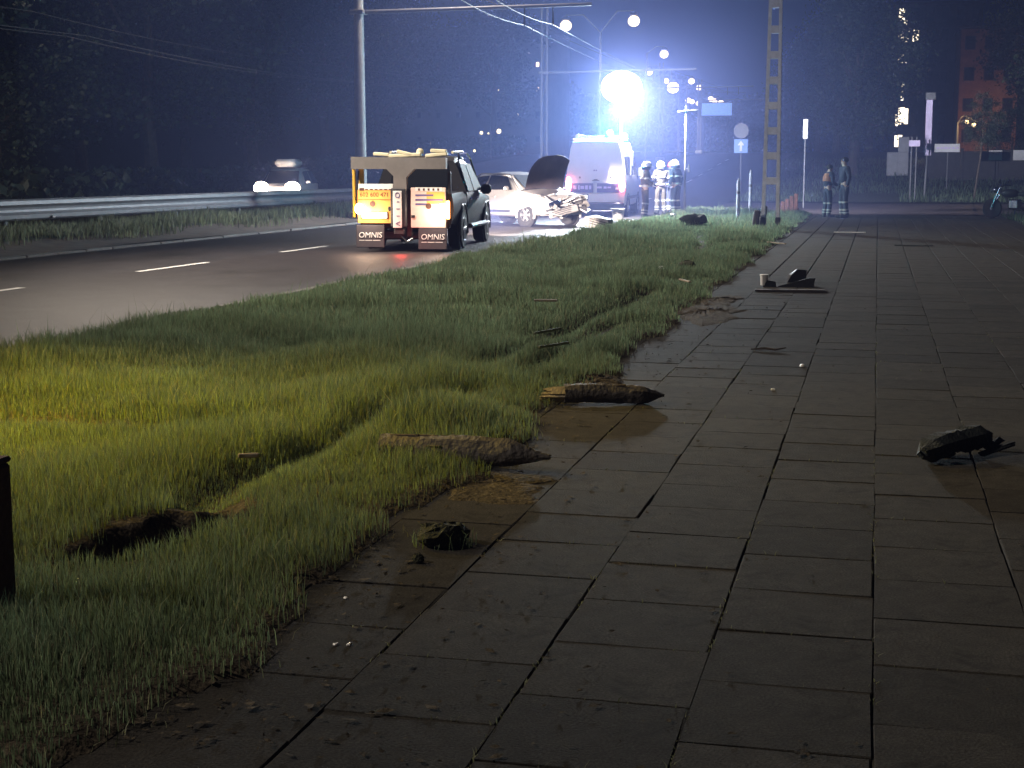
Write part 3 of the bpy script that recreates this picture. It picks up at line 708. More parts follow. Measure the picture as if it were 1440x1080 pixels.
for k, wd in enumerate((.16, .12, .2, .1, .14, .13)): MB().box((-.5 + k * .19, -.024, 2.16), (wd, .006, .1)).build('print_bar', MAT['sign_pale'], s3)
wl = thing('boundary_wall', 'long dark wall behind the signs on the right', 'wall', (8.2, 88, T(6, 88)))
for k in range(6): MB().box((-4.6 + k * 1.9, 0, .75 + .06 * k), (1.86, .15, 1.7), .02).build('panel', MAT['wall_dark'], wl)
for k in range(7): MB().box((-5.55 + k * 1.9, -.02, .8 + .06 * k), (.16, .24, 1.9), .02).build('pillar', MAT['wall_dark'], wl)
for x, lab in ((6.35, 'pale square notice fixed on the dark wall'), (7.65, 'pale notice at the right end of the dark wall, cut by the picture edge')):
    t = MB().box((0, 0, 0), (.72, .03, .56), .01).build('notice', MAT['sign_white']); t.location = (x, 87.85, T(6, 88) + 1.42); tag(t, lab, 'notice', 'notices on the dark wall')
st = thing('sapling', 'thin leaning young trunk lit brown at the right', 'tree', (4.2, 70, T(4.2, 70)))
MB().tube([(0, 0, -.1), (.1, 0, .9), (.22, 0, 2.0), (.3, 0, 3.2)], [.05, .045, .04, .02], 7).build('trunk', MAT['bark'], st, True)
cr = link('crown', CROWNS[1], st); cr.scale = (.28, .28, .3); cr.location = (.3, 0, 3.6)
bush = thing('bush', 'olive yellow lit bush above the dark wall', 'bush', (7.9, 97, T(7.9, 97)))
cr = link('crown', CROWNS[2], bush); cr.scale = (.5, .4, .42); cr.location = (0, 0, 2.2)
MB().tube([(0, 0, -.1), (.05, 0, 1.2), (.1, .1, 2.2)], [.09, .06, .03], 6).build('trunk', MAT['bark'], bush, True)
# ------------------------------------------------------------------ vehicles
def ringpts(st):
    y, zb, zs, zr, wb, ws, wr = st
    R_ = [(wb * .9, zb), (wb, zb + .05), (ws + .015, zb + (zs - zb) * .6), (ws, zs), (wr + .02, zr - (zr - zs) * .18), (wr - .05, zr - .012), (wr * .5, zr + .012)]
    return [(x, y, z) for x, z in R_] + [(-x, y, z) for x, z in reversed(R_)]
def loft(stations, name, m, parent):
    b = MB(); n = 14
    for s_ in stations: b.v += ringpts(s_)
    for i in range(len(stations) - 1):
        for k in range(n):
            k2 = (k + 1) % n; b.f.append((i * n + k, i * n + k2, (i + 1) * n + k2, (i + 1) * n + k))
    b.f.append(tuple(range(n))); b.f.append(tuple((len(stations) - 1) * n + k for k in range(n)))
    return b.build(name, m, parent, True)
def wheel(parent, x, y, r, w=.22, name='wheel'):
    t = MB().lathe([(r * .62, -w / 2), (r * .94, -w / 2), (r, -w / 2 + .035), (r, w / 2 - .035), (r * .94, w / 2), (r * .62, w / 2)], (0, 0, 0), 26, 'x').build(name, MAT['black_rubber'], parent, True)
    t.location = (x, y, r)
    s_ = 1 if x > 0 else -1
    b = MB().lathe([(r * .64, s_ * (w / 2 - .02)), (r * .6, s_ * (w / 2 + .004)), (r * .52, s_ * (w / 2 - .03)), (.06, s_ * (w / 2 - .02)), (.05, s_ * (w / 2 + .012)), (.01, s_ * (w / 2 + .012))], (0, 0, 0), 22, 'x')
    for k in range(6):
        a = k * math.pi / 3; b.box((s_ * (w / 2 - .005), math.cos(a) * r * .33, math.sin(a) * r * .33), (.03, .07, r * .5), .008, Euler((a + math.pi / 2, 0, 0)))
    b.build('rim', MAT['rim_alloy'], t, True)
    return t
def arch(parent, x, y, r, R_, m):
    s_ = 1 if x > 0 else -1
    pts = [(x, y + R_ * math.cos(a), r + R_ * math.sin(a)) for a in np.linspace(-.25, math.pi + .25, 15)]
    MB().tube(pts, .035, 6).build('wheel_arch', m, parent, True)
    MB().lathe([(.01, -.02), (R_, -.02), (R_, .012), (.01, .012)], (x - s_ * .02, y, r), 22, 'x').build('wheel_well', MAT['plastic_black'], parent)
def glass(parent, quad, name='side_window', m='glass_blue', t=.008):
    return MB().slab(quad, t).build(name, MAT[m], parent)

# --- recovery pickup
RZ = R(6.5)
fx, fy = -math.sin(RZ), math.cos(RZ)
pk = thing('tow_pickup', 'dark recovery pickup seen from behind with orange boards and a grey towing boom', 'pickup truck', (-8.58 + fx * 2.55, 26.6 + fy * 2.55, 0), RZ)
loft([(-2.5, .46, .95, 1.10, .86, .90, .86), (-1.0, .42, 1.0, 1.12, .88, .92, .86), (-.98, .42, 1.0, 1.12, .88, .92, .87)], 'load_bed', MAT['paint_navy'], pk)
loft([(-.94, .40, 1.06, 1.70, .88, .92, .70), (-.7, .40, 1.06, 1.77, .88, .92, .70), (.2, .40, 1.06, 1.79, .88, .92, .70), (.62, .40, 1.05, 1.70, .88, .92, .68), (1.36, .40, 1.03, 1.08, .88, .92, .80), (2.2, .42, .95, 1.0, .88, .91, .76), (2.58, .46, .80, .86, .80, .84, .66)], 'cab', MAT['paint_navy'], pk)
for sx in (-1, 1):
    for (ya, yb, yc, yd) in ((-.84, -.16, -.16, -.78), (-.06, 1.02, .52, -.06)):
        q = [(sx * .925, ya, 1.10), (sx * .925, yb, 1.10), (sx * .745, yc, 1.64), (sx * .745, yd, 1.64)]
        glass(pk, q if sx > 0 else [q[3], q[2], q[1], q[0]])
    MB().box((sx * .93, -.5, .95), (.03, .16, .035), .008).build('door_handle', MAT['chrome'], pk); MB().box((sx * .93, .3, .95), (.03, .16, .035), .008).build('door_handle', MAT['chrome'], pk)
    MB().box((sx * 1.03, .92, 1.12), (.22, .12, .2), .05).build('mirror', MAT['plastic_black'], pk)
    for y in (-1.38, 1.72):
        wheel(pk, sx * .80, y, .39, .27); arch(pk, sx * .91, y, .39, .47, MAT['plastic_black'])
    MB().tube([(sx * .97, -.85, .42), (sx * .97, 1.2, .42)], .05, 8).build('side_step', MAT['steel_grey'], pk)
    MB().tube([(sx * .62, -.85, 1.86), (sx * .62, .35, 1.88)], .03, 6).build('roof_rail', MAT['paint_cream'], pk)
    MB().tube([(sx * .735, -.93, 1.16), (sx * .72, -.70, 1.83), (sx * .72, .25, 1.86), (sx * .74, .66, 1.74), (sx * .83, 1.34, 1.12)], .022, 6).build('roof_edge', MAT['chrome'], pk)
glass(pk, [(-.62, -.965, 1.14), (.62, -.965, 1.14), (.55, -.95, 1.62), (-.55, -.95, 1.62)], 'rear_window', 'glass_dark', -.008)
for sx in (-1, 1):
    MB().ball((sx * .68, 2.50, .78), (.14, .1, .1), 12, 8).build('headlight', MAT['headlight_glow'], pk, True)
    point('headlight_beam', (sx * .68, 2.72, .78), 13000, (1, .84, .72), pk, .05, R(30), (R(79), 0, R(-6)), .3)
MB().box((0, -2.52, .52), (1.7, .14, .2), .03).build('rear_bumper', MAT['plastic_black'], pk)
MB().box((0, -1.7, .3), (.9, 1.4, .18), .03).build('chassis', MAT['steel_dark'], pk)
MB().box((0, -2.49, .86), (1.66, .06, .5), .02).build('tailgate', MAT['paint_navy'], pk)
# towing boom folded up at the tail
YB = -2.78
bm_ = MB().prism([(-.95, 1.53), (-.28, 1.53), (-.15, 1.40), (-.15, 1.13), (.09, 1.13), (.09, 1.38), (.24, 1.53), (.83, 1.53), (.83, 1.735), (-.95, 1.755)], YB - .09, YB + .09, 'y')
tb = bm_.build('lifting_boom', MAT['beam_grey'], pk)
MB().box((-.06, YB, .82), (.30, .2, .72), .02).build('boom_mast', MAT['steel_dark'], pk)
MB().box((-.05, YB + .15, .38), (.2, .5, .12), .02).build('tow_arm', MAT['steel_dark'], pk)
MB().tube([(-.05, YB - .02, .34), (.1, YB - .06, .2), (.2, YB - .05, .26)], .025, 6).build('tow_hook', MAT['chrome'], pk)
for x, w_, z, a in ((-.42, .30, 1.80, 4), (.02, .62, 1.78, -3), (.02, .3, 1.82, 14), (.62, .42, 1.79, -6), (.66, .3, 1.86, 3)):
    MB().box((x, YB + .16, z), (w_, .12, .07), .015, Euler((0, R(a), 0))).build('rack_bar', MAT['paint_cream'], pk)
MB().lathe([(.02, 0), (.07, 0), (.065, .06), (.03, .09)], (.3, YB + .2, 1.82), 12).build('warning_lamp', MAT['paint_cream'], pk, True)
for x, lab in ((-.94, None), (-.80, None)):
    MB().box((x, YB + .12, 1.08 if x < -.9 else 1.36), (.055 if x < -.9 else .09, .08, .9 if x < -.9 else .36), .012).build('upright', MAT['paint_yellow'], pk)
MB().tube([(-.83, YB + .04, 1.5), (-.86, YB + .03, 1.25), (-.87, YB + .03, .95), (-.84, YB + .02, .78)], .013, 5).build('cable', MAT['plastic_black'], pk)
MB().box((.86, YB + .14, 1.28), (.06, .1, .42), .015).build('upright', MAT['steel_dark'], pk)
# boards
b1 = MB().box((-.505, YB - .02, .84), (.68, .03, .62), .008).build('board', MAT['board_orange'], pk, label='orange board with a dark phone number')
MB().box((-.50, YB - .022, 1.205), (.66, .034, .105), .006).build('top_strip', MAT['board_white'], b1)
lettering('602 600 471', .112, (-.525, YB - .037, 1.055), (R(90), 0, 0), MAT['print_dark'], b1, sx=.98)
for k in range(7): MB().box((-.76 + k * .09, YB - .038, 1.155), (.055 if k else .09, .006, .018 if k else .05)).build('print_bar', MAT['print_dark'], b1)
MB().box((-.5, YB - .038, .965), (.66, .006, .008)).build('print_line', MAT['print_dark'], b1)
MB().lathe([(.028, -.004), (.055, -.004), (.055, .004), (.028, .004)], (-.56, YB - .042, .885), 16, 'y').build('ring_mark', MAT['print_dark'], b1)
MB().ball((-.24, YB - .05, .80), (.03, .015, .045), 8, 6).build('rubber_stop', MAT['print_black'], b1)
MB().box((-.52, YB - .05, .68), (.50, .02, .13), .006).build('plate_frame', MAT['print_black'], b1)
MB().box((-.52, YB - .062, .68), (.47, .01, .105)).build('licence_plate', MAT['plate_glow'], b1)
b2 = MB().box((-.075, YB - .115, .79), (.165, .02, .68), .006).build('white_panel', MAT['board_white'], pk)
for ch_, z_ in (('O', 1.05), ('V', .53)): lettering(ch_, .13, (-.075, YB - .13, z_), (R(90), R(90), 0), MAT['print_violet'], b2, sx=1.1)
for z_, w_ in ((.93, .05), (.80, .07), (.67, .06)): MB().box((-.06, YB - .129, z_), (w_, .005, .014)).build('print_bar', MAT['print_violet'], b2)
b3 = MB().box((.49, YB - .02, .82), (.66, .03, .74), .008).build('board', MAT['board_pink'], pk, label='pale orange board with dark lines of print')
MB().box((.50, YB - .037, 1.16), (.5, .005, .07)).build('pale_strip', MAT['board_white'], b3)
for k in range(5): MB().box((.32 + k * .09, YB - .041, 1.155), (.035, .005, .04)).build('print_bar', MAT['print_dark'], b3)
for z, w_ in ((1.05, .34), (.965, .52), (.885, .24)): MB().box((.25 + w_ / 2, YB - .038, z), (w_, .006, .032)).build('print_bar', MAT['print_violet'], b3)
MB().box((.63, YB - .0365, 1.0), (.34, .004, .22)).build('orange_field', MAT['board_orange'], b3)
MB().box((.205, YB - .045, .66), (.07, .02, .05), .006).build('rubber_stop', MAT['print_black'], b3)
MB().lathe([(.03, -.004), (.055, -.004), (.055, .004), (.03, .004)], (.5, YB - .042, .85), 16, 'y').build('ring_mark', MAT['print_dark'], b3)
MB().box((.85, YB + .02, .78), (.06, .06, .34), .015).build('side_reflector', MAT['reflector_glow'], b3)
for sx, zc in ((-.80, .80), (.76, .80)):
    tl = MB().ball((sx, YB - .09, zc), (.085, .04, .10), 12, 8).build('tail_light', MAT['tail_hot'], pk, True)
    point('tail_lamp', (sx * .9, YB - .24, zc - .06), 11, (1, .84, .66), pk, .05)
point('tail_lamp', (-.5, YB - .28, .72), 8, (1, .78, .55), pk, .05)
point('tail_lamp', (.1, YB - .7, .22), 9, (1, .08, .06), pk, .08)
for x, zt in ((-.61, .50), (.57, .47)):
    fl = MB().box((x, YB - .03, zt - .21), (.54, .022, .42), .01, Euler((R(-4), 0, 0))).build('mud_flap', MAT['flap_rubber'], pk)
    lettering('OMNIS', .145, (x, YB - .052, zt - .19), (R(90 - 4), 0, 0), MAT['print_white'], fl, sx=1.0, shear=.12)
    for k, (dx, w_) in enumerate(((-.16, .10), (-.03, .13), (.12, .14))): MB().box((x + dx, YB - .046, zt - .285), (w_, .005, .012)).build('print_bar', MAT['print_white'], fl)
MB().box((.12, YB + .05, .72), (.12, .06, .9), .02).build('back_post', MAT['print_black'], pk)

# --- emergency van with lighting mast
RZ = R(3.7); fx, fy = -math.sin(RZ), math.cos(RZ)
vn = thing('emergency_van', 'white emergency van from behind, glaring floodlight on a mast and cyan beacon on its roof', 'van', (-8.93 + fx * 2.75, 47.8 + fy * 2.75, 0), RZ)
loft([(-2.72, .38, 1.2, 2.40, .95, .97, .80), (-2.6, .34, 1.2, 2.46, .96, .985, .81), (1.0, .34, 1.2, 2.46, .96, .985, .81), (1.45, .34, 1.2, 2.36, .96, .985, .78), (2.1, .36, 1.15, 1.42, .95, .97, .82), (2.7, .4, .95, 1.05, .88, .9, .7)], 'body', MAT['paint_white'], vn)
YV = -2.73
for sx in (-1, 1):
    q = [(sx * .02, YV, .78), (sx * .885, YV, .78), (sx * .735, YV + .01, 2.36), (sx * .02, YV + .01, 2.36)]
    MB().slab(q, .02 if sx < 0 else -.02).build('rear_door', MAT['paint_white'], vn)
    MB().box((sx * .43, YV - .026, .945), (.74, .01, .30), .004).build('name_band', MAT['print_violet'], vn)
    MB().ball((sx * .87, YV - .03, 1.06), (.10, .07, .25), 12, 10).build('tail_light', MAT['tail_red'], vn, True)
    MB().ball((sx * .87, YV - .09, 1.05), (.065, .03, .18), 12, 8).build('hot_bulb', MAT['tail_hot'], vn, True)
    MB().lathe([(.005, -.01), (.03, -.01), (.03, .01), (.005, .01)], (sx * .5, YV - .03, 1.28), 10, 'y').build('door_stop', MAT['print_black'], vn)
    for y in (-1.75, 1.75): wheel(vn, sx * .86, y, .35, .24); arch(vn, sx * .965, y, .35, .42, MAT['plastic_black'])
    MB().box((sx * .985, -.2, .62), (.02, 4.0, .1), .008).build('side_trim', MAT['plastic_black'], vn)
    q = [(sx * .90, -2.2, 1.35), (sx * .90, .2, 1.35), (sx * .845, .2, 1.95), (sx * .845, -2.2, 1.95)]
    glass(vn, q if sx > 0 else q[::-1], 'side_window', 'glass_dark', .07)
    q = [(sx * .90, .45, 1.35), (sx * .90, 1.7, 1.35), (sx * .845, 1.35, 1.95), (sx * .845, .45, 1.95)]
    glass(vn, q if sx > 0 else q[::-1], 'door_window', 'glass_dark', .07)
    MB().box((sx * 1.09, 1.6, 1.45), (.2, .1, .34), .04).build('mirror', MAT['plastic_black'], vn)
MB().box((0, YV - .03, .62), (1.55, .02, .28), .008).build('lower_panel', MAT['paint_white'], vn)
MB().box((-.52, YV - .045, .65), (.6, .015, .2), .006).build('plate_frame', MAT['print_black'], vn)
MB().box((-.52, YV - .056, .65), (.54, .01, .13)).build('licence_plate', MAT['plate_glow'], vn)
MB().box((0, YV - .05, .32), (1.9, .22, .32), .04).build('rear_bumper', MAT['plastic_bumper'], vn)
MB().box((.38, YV - .2, .2), (.85, .26, .05), .015).build('step', MAT['steel_grey'], vn)
MB().prism([(-.80, .14), (-.1, .20), (-.02, .25), (-.80, .29)], YV - .19, YV - .163, 'y').build('bumper_wedge', MAT['galvanised'], vn)
MB().prism([(-.12, 1.175), (.16, 1.175), (.05, 1.225), (-.02, 1.225)], YV - .05, YV - .022, 'y').build('door_handle', MAT['print_black'], vn)
for dx in (-.035, .035): MB().prism([(dx - .03, 1.49), (dx + .03, 1.49), (dx, 1.545)], YV - .034, YV - .022, 'y').build('emblem', MAT['print_violet'], vn)
for x, w_, h_ in ((-.66, .10, .12), (-.53, .05, .14), (-.42, .12, .10), (-.28, .09, .13), (-.16, .07, .12), (.14, .16, .06), (.33, .10, .07), (.46, .12, .05)):
    MB().box((x, YV - .035, .96), (w_, .006, h_), .002).build('faded_print', MAT['sign_pale'], vn)
MB().box((.71, YV - .04, .92), (.1, .01, .07), .004).build('badge', MAT['print_white'], vn)
MB().box((0, YV + .03, 2.5), (1.5, .12, .07), .02).build('roof_edge', MAT['paint_white'], vn)
for z, y in ((2.60, -2.45), (2.60, -1.2), (2.60, .1)): MB().tube([(-.76, y, z), (.76, y, z)], .025, 8).build('rack_bar', MAT['galvanised'], vn)
for sx in (-1, 1): MB().tube([(sx * .72, -2.6, 2.58), (sx * .72, .6, 2.58)], .025, 8).build('rack_rail', MAT['galvanised'], vn)
MB().tube([(-.62, -2.62, 2.62), (-.62, -.4, 2.62)], .06, 10).build('roof_tube', MAT['white_plastic'], vn, True)
for x, y, mm, pw in ((.42, -2.45, 'beacon_cyan', 0), (.55, 1.0, 'beacon_cyan', 0)):
    bc = MB().lathe([(.13, 0), (.14, .06), (.12, .2), (.06, .27), (.01, .28)], (x, y, 2.53), 16).build('beacon', MAT[mm], vn, True)
point('beacon_light', (.42, -2.45, 2.90), 1500, (.01, .66, .78), vn, .05)
MB().tube([(.78, -2.3, 2.4), (.78, -2.3, 3.1)], .055, 10).build('mast_tube', MAT['galvanised'], vn, True)
MB().tube([(.78, -2.3, 3.1), (.78, -2.3, 3.75)], .04, 10).build('mast_tube', MAT['galvanised'], vn, True)
MB().ball((.78, -2.3, 4.18), (.66, .55, .52), 14, 9).build('floodlight', MAT['flood_glow'], vn, True)
point('floodlight_lamp', (.78, -2.62, 3.66), FLOOD, (1.0, .93, .92), vn, .05, R(150), (R(-34), 0, R(10)), 1.0)
point('floodlight_beam', (.78, -2.98, 4.2), SPILL, (.82, .92, 1.0), vn, .28, R(130), (R(82), 0, R(180 - 10)), .95)
point('floodlight_spill', (.78, -1.72, 4.25), 1300, (.85, .88, 1.0), vn, .1)
point('floodlight_beam', (.78, -1.66, 4.1), 22000, (.95, .93, 1.0), vn, .1, R(110), (R(78), 0, R(-18)), .9)
point('floodlight_spill', (.95, -1.9, 3.66), 220, (1, .95, .9), vn, .05)
MB().box((1.0, -1.1, 1.75), (.05, .12, .85), .015).build('awning_rail', MAT['white_plastic'], vn); MB().box((1.02, -.8, 1.9), (.05, .1, .5), .015).build('awning_rail', MAT['white_plastic'], vn)

# --- wrecked car, bonnet up
hd = R(-35); h = Vector((math.cos(hd), math.sin(hd), 0)); Fp = Vector((-8.0, 39.5, 0)); cpos = Fp - h * 2.2
wr = thing('wrecked_car', 'silver wrecked car with smashed front and open bonnet, beside the white van', 'car', cpos, R(-125))
loft([(-2.15, .42, .86, .93, .70, .74, .6), (-1.95, .30, .92, 1.02, .80, .84, .66), (-1.55, .26, .94, 1.10, .83, .86, .64), (-.95, .25, .95, 1.40, .84, .87, .58), (-.2, .25, .95, 1.46, .84, .87, .58), (.35, .25, .94, 1.38, .84, .87, .57), (1.05, .25, .92, .98, .84, .87, .66), (1.75, .30, .80, .84, .82, .84, .60)], 'body', MAT['paint_silver'], wr)
for sx in (-1, 1):
    for q in ([(sx * .875, -1.25, .98), (sx * .875, -.48, .98), (sx * .63, -.50, 1.36), (sx * .64, -.95, 1.33)], [(sx * .875, -.40, .98), (sx * .875, .72, .98), (sx * .635, .28, 1.34), (sx * .63, -.42, 1.37)]):
        glass(wr, q if sx > 0 else q[::-1], 'side_window', 'glass_dark', .008)
    for y in (-1.35, 1.25): wheel(wr, sx * .76, y, .31, .2); arch(wr, sx * .86, y, .31, .37, MAT['paint_silver'])
    MB().box((sx * .94, .55, 1.02), (.18, .1, .13), .04).build('mirror', MAT['paint_silver'], wr)
    MB().box((sx * .88, -.05, .80), (.02, .15, .03), .006).build('door_handle', MAT['paint_silver'], wr)
    MB().box((sx * .872, -.1, .40), (.03, 1.5, .07), .01).build('side_trim', MAT['plastic_black'], wr)
    MB().tube([(sx * .84, .98, .99), (sx * .60, .34, 1.40), (sx * .59, -.9, 1.42), (sx * .66, -1.5, 1.12)], .02, 6).build('roof_edge', MAT['paint_silver'], wr)
glass(wr, [(-.62, 1.04, 1.00), (.62, 1.04, 1.00), (.53, .40, 1.385), (-.53, .40, 1.385)], 'windscreen', 'glass_blue', .012)
# crumpled front
rg = random.Random(3)
b = MB()
for k in range(26):
    x = rg.uniform(-.8, .8); y = rg.uniform(1.5, 2.25); zz = rg.uniform(.35, .86) - .18 * (y - 1.5)
    b.box((x, y, zz), (rg.uniform(.15, .5), rg.uniform(.08, .4), rg.uniform(.015, .06)), .005, Euler((rg.uniform(-.7, .7), rg.uniform(-.5, .5), rg.uniform(-.8, .8))))
b.build('crushed_panels', MAT['paint_silver'], wr)['kind'] = 'stuff'
b = MB()
for k in range(9):
    x = rg.uniform(-.6, .6); b.box((x, rg.uniform(1.3, 2.0), rg.uniform(.4, .7)), (rg.uniform(.15, .35), rg.uniform(.15, .35), rg.uniform(.1, .25)), .02, Euler((rg.uniform(-.3, .3), rg.uniform(-.3, .3), rg.uniform(-.5, .5))))
eng = b.build('engine', MAT['steel_dark'], wr); eng['kind'] = 'stuff'
for sx in (-1, 1): MB().slab([(sx * .84, 1.55, .35), (sx * .86, 1.0, .93), (sx * .72, 1.9, .83), (sx * .60, 2.25, .55)], .02).build('front_wing', MAT['paint_silver'], wr)
MB().box((.35, 2.22, .42), (.9, .12, .2), .03, Euler((.2, .22, -.25))).build('bumper_bar', MAT['paint_silver'], wr)
for k in range(4): MB().box((.5, 2.30, .36 + k * .05), (.6, .02, .014), .003, Euler((.2, .22, -.25))).build('grille_slat', MAT['plastic_black'], wr)
MB().box((.58, 2.12, .62), (.36, .1, .14), .03, Euler((.3, .3, -.3))).build('headlight', MAT['chrome'], wr)
MB().box((.1, .98, 1.0), (1.3, .22, .03), .01, Euler((R(10), R(3), 0))).build('cowl', MAT['chrome'], wr)
# bonnet
bn = MB(); NX, NY = 9, 7; hw_, hl = .72, 1.02
for s_ in (0, 1):
    for j in range(NY):
        for i in range(NX):
            u = -1 + 2 * i / (NX - 1); v = j / (NY - 1); w_ = hw_ * (1 - .22 * v ** 2.2); bend = .09 * math.sin(v * 3.1) * (1 - .4 * u) + .03 * math.sin(u * 5 + v * 4)
            a = R(63); L = hl * v * (1 - .14 * u * u * v)
            bn.v.append((u * w_, 1.06 + math.cos(a) * L - bend * math.sin(a) * .8 + s_ * .022, 1.02 + math.sin(a) * L + bend * math.cos(a) - s_ * .012))
for s_ in (0, 1):
    for j in range(NY - 1):
        for i in range(NX - 1):
            k = s_ * NX * NY + j * NX + i; bn.f.append((k, k + 1, k + NX + 1, k + NX))
for j in range(NY - 1):
    for i in (0, NX - 1): k = j * NX + i; q = NX * NY; bn.f.append((k, k + NX, k + NX + q, k + q))
for i in range(NX - 1):
    for j in (0, NY - 1): k = j * NX + i; q = NX * NY; bn.f.append((k, k + 1, k + 1 + q, k + q))
bn.build('bonnet', MAT['bonnet_lining'], wr, True)
# --- oncoming car on the other carriageway
oc = thing('oncoming_car', 'oncoming car with dazzling headlights and a roof box behind the crash barrier', 'car', (-22.75, 55.4, 0), math.pi + .2)
loft([(-2.15, .40, .9, 1.0, .78, .80, .66), (-2.05, .30, .95, 1.42, .82, .86, .62), (-1.5, .28, .96, 1.56, .84, .88, .64), (-.2, .28, .96, 1.60, .84, .88, .64), (.45, .28, .95, 1.52, .84, .88, .62), (1.2, .28, .94, 1.0, .84, .88, .7), (1.95, .32, .82, .88, .82, .84, .66), (2.2, .42, .68, .74, .74, .76, .6)], 'body', MAT['paint_grey'], oc)
for sx in (-1, 1):
    for q in ([(sx * .885, -1.9, 1.0), (sx * .885, -.65, 1.0), (sx * .67, -.65, 1.5), (sx * .67, -1.6, 1.48)], [(sx * .885, -.55, 1.0), (sx * .885, .9, 1.0), (sx * .67, .38, 1.46), (sx * .67, -.55, 1.5)]):
        glass(oc, q if sx > 0 else q[::-1], 'side_window', 'glass_blue', .008)
    for y in (-1.35, 1.35): wheel(oc, sx * .77, y, .32, .2); arch(oc, sx * .87, y, .32, .38, MAT['plastic_black'])
    MB().box((sx * .96, .72, 1.05), (.2, .1, .14), .04).build('mirror', MAT['paint_grey'], oc)
    hl_ = MB().ball((sx * .60, 2.16, .84), (.29, .08, .25), 14, 10).build('headlight', MAT['headlight_glow'], oc, True)
    point('headlight_beam', (sx * .60, 2.4, .84), 300, (1, .80, .60), oc, .08)
glass(oc, [(-.66, 1.20, 1.02), (.66, 1.20, 1.02), (.57, .50, 1.50), (-.57, .50, 1.50)], 'windscreen', 'glass_dark', .012)
MB().box((0, 2.2, .5), (.9, .06, .12), .02).build('grille', MAT['plastic_black'], oc); MB().box((0, 2.24, .62), (1.0, .03, .04), .008).build('chrome_bar', MAT['chrome'], oc)
MB().box((0, 2.235, .44), (.5, .02, .11), .004).build('licence_plate', MAT['white_plastic'], oc)
b = MB().box((0, -.35, 1.80), (.8, 1.75, .30), .10); b.build('roof_box', MAT['paint_white'], oc, True)
for y in (-.9, .25): MB().tube([(-.62, y, 1.63), (.62, y, 1.63)], .02, 6).build('roof_bar', MAT['steel_dark'], oc)
# --- parked motorcycle at the right edge
mc = thing('motorcycle', 'dark parked motorcycle with glinting chrome at the right edge', 'motorcycle', (4.15, 48.6, .02), R(62))
for y in (-.70, .72):
    w_ = MB().lathe([(.22, -.06), (.29, -.055), (.31, -.02), (.31, .02), (.29, .055), (.22, .06)], (0, 0, 0), 24, 'x').build('wheel', MAT['black_rubber'], mc, True); w_.location = (0, y, .31)
    MB().lathe([(.225, -.03), (.2, -.03), (.2, .03), (.225, .03)], (0, 0, 0), 20, 'x').build('rim', MAT['chrome'], w_, True)
    MB().tube([(-.07, 0, 0), (.07, 0, 0)], .04, 8).build('hub', MAT['chrome'], w_)
MB().tube([(0, -.70, .31), (0, -.1, .38), (0, .2, .5), (0, .42, .82)], .045, 8).build('frame', MAT['steel_dark'], mc, True)
MB().ball((0, .16, .78), (.15, .30, .14), 14, 10).build('tank', MAT['paint_navy'], mc, True)
MB().box((0, -.42, .76), (.26, .62, .11), .05).build('seat', MAT['black_rubber'], mc, True)
MB().box((0, .0, .45), (.28, .36, .32), .05).build('engine', MAT['chrome'], mc)
for sx in (-1, 1):
    MB().tube([(sx * .09, .72, .31), (sx * .09, .46, .95)], .024, 8).build('fork', MAT['chrome'], mc)
    MB().tube([(0, .44, .98), (sx * .2, .42, 1.04), (sx * .36, .30, 1.02)], .017, 8).build('handlebar', MAT['chrome'], mc)
    MB().lathe([(.01, -.008), (.06, -.008), (.06, .008), (.01, .008)], (sx * .34, .36, 1.16), 12, 'y').build('mirror', MAT['chrome'], mc)
MB().tube([(.12, .1, .3), (.16, -.3, .26), (.17, -.95, .34)], .042, 8).build('exhaust', MAT['chrome'], mc, True)
MB().ball((0, .62, .88), (.10, .09, .10), 12, 8).build('headlight', MAT['chrome'], mc, True)
MB().slab([(-.08, -.95, .62), (.08, -.95, .62), (.08, -.45, .72), (-.08, -.45, .72)], .02).build('mudguard', MAT['paint_navy'], mc)
MB().tube([(-.05, -.05, .3), (-.26, -.08, .01)], .014, 6).build('side_stand', MAT['chrome'], mc)

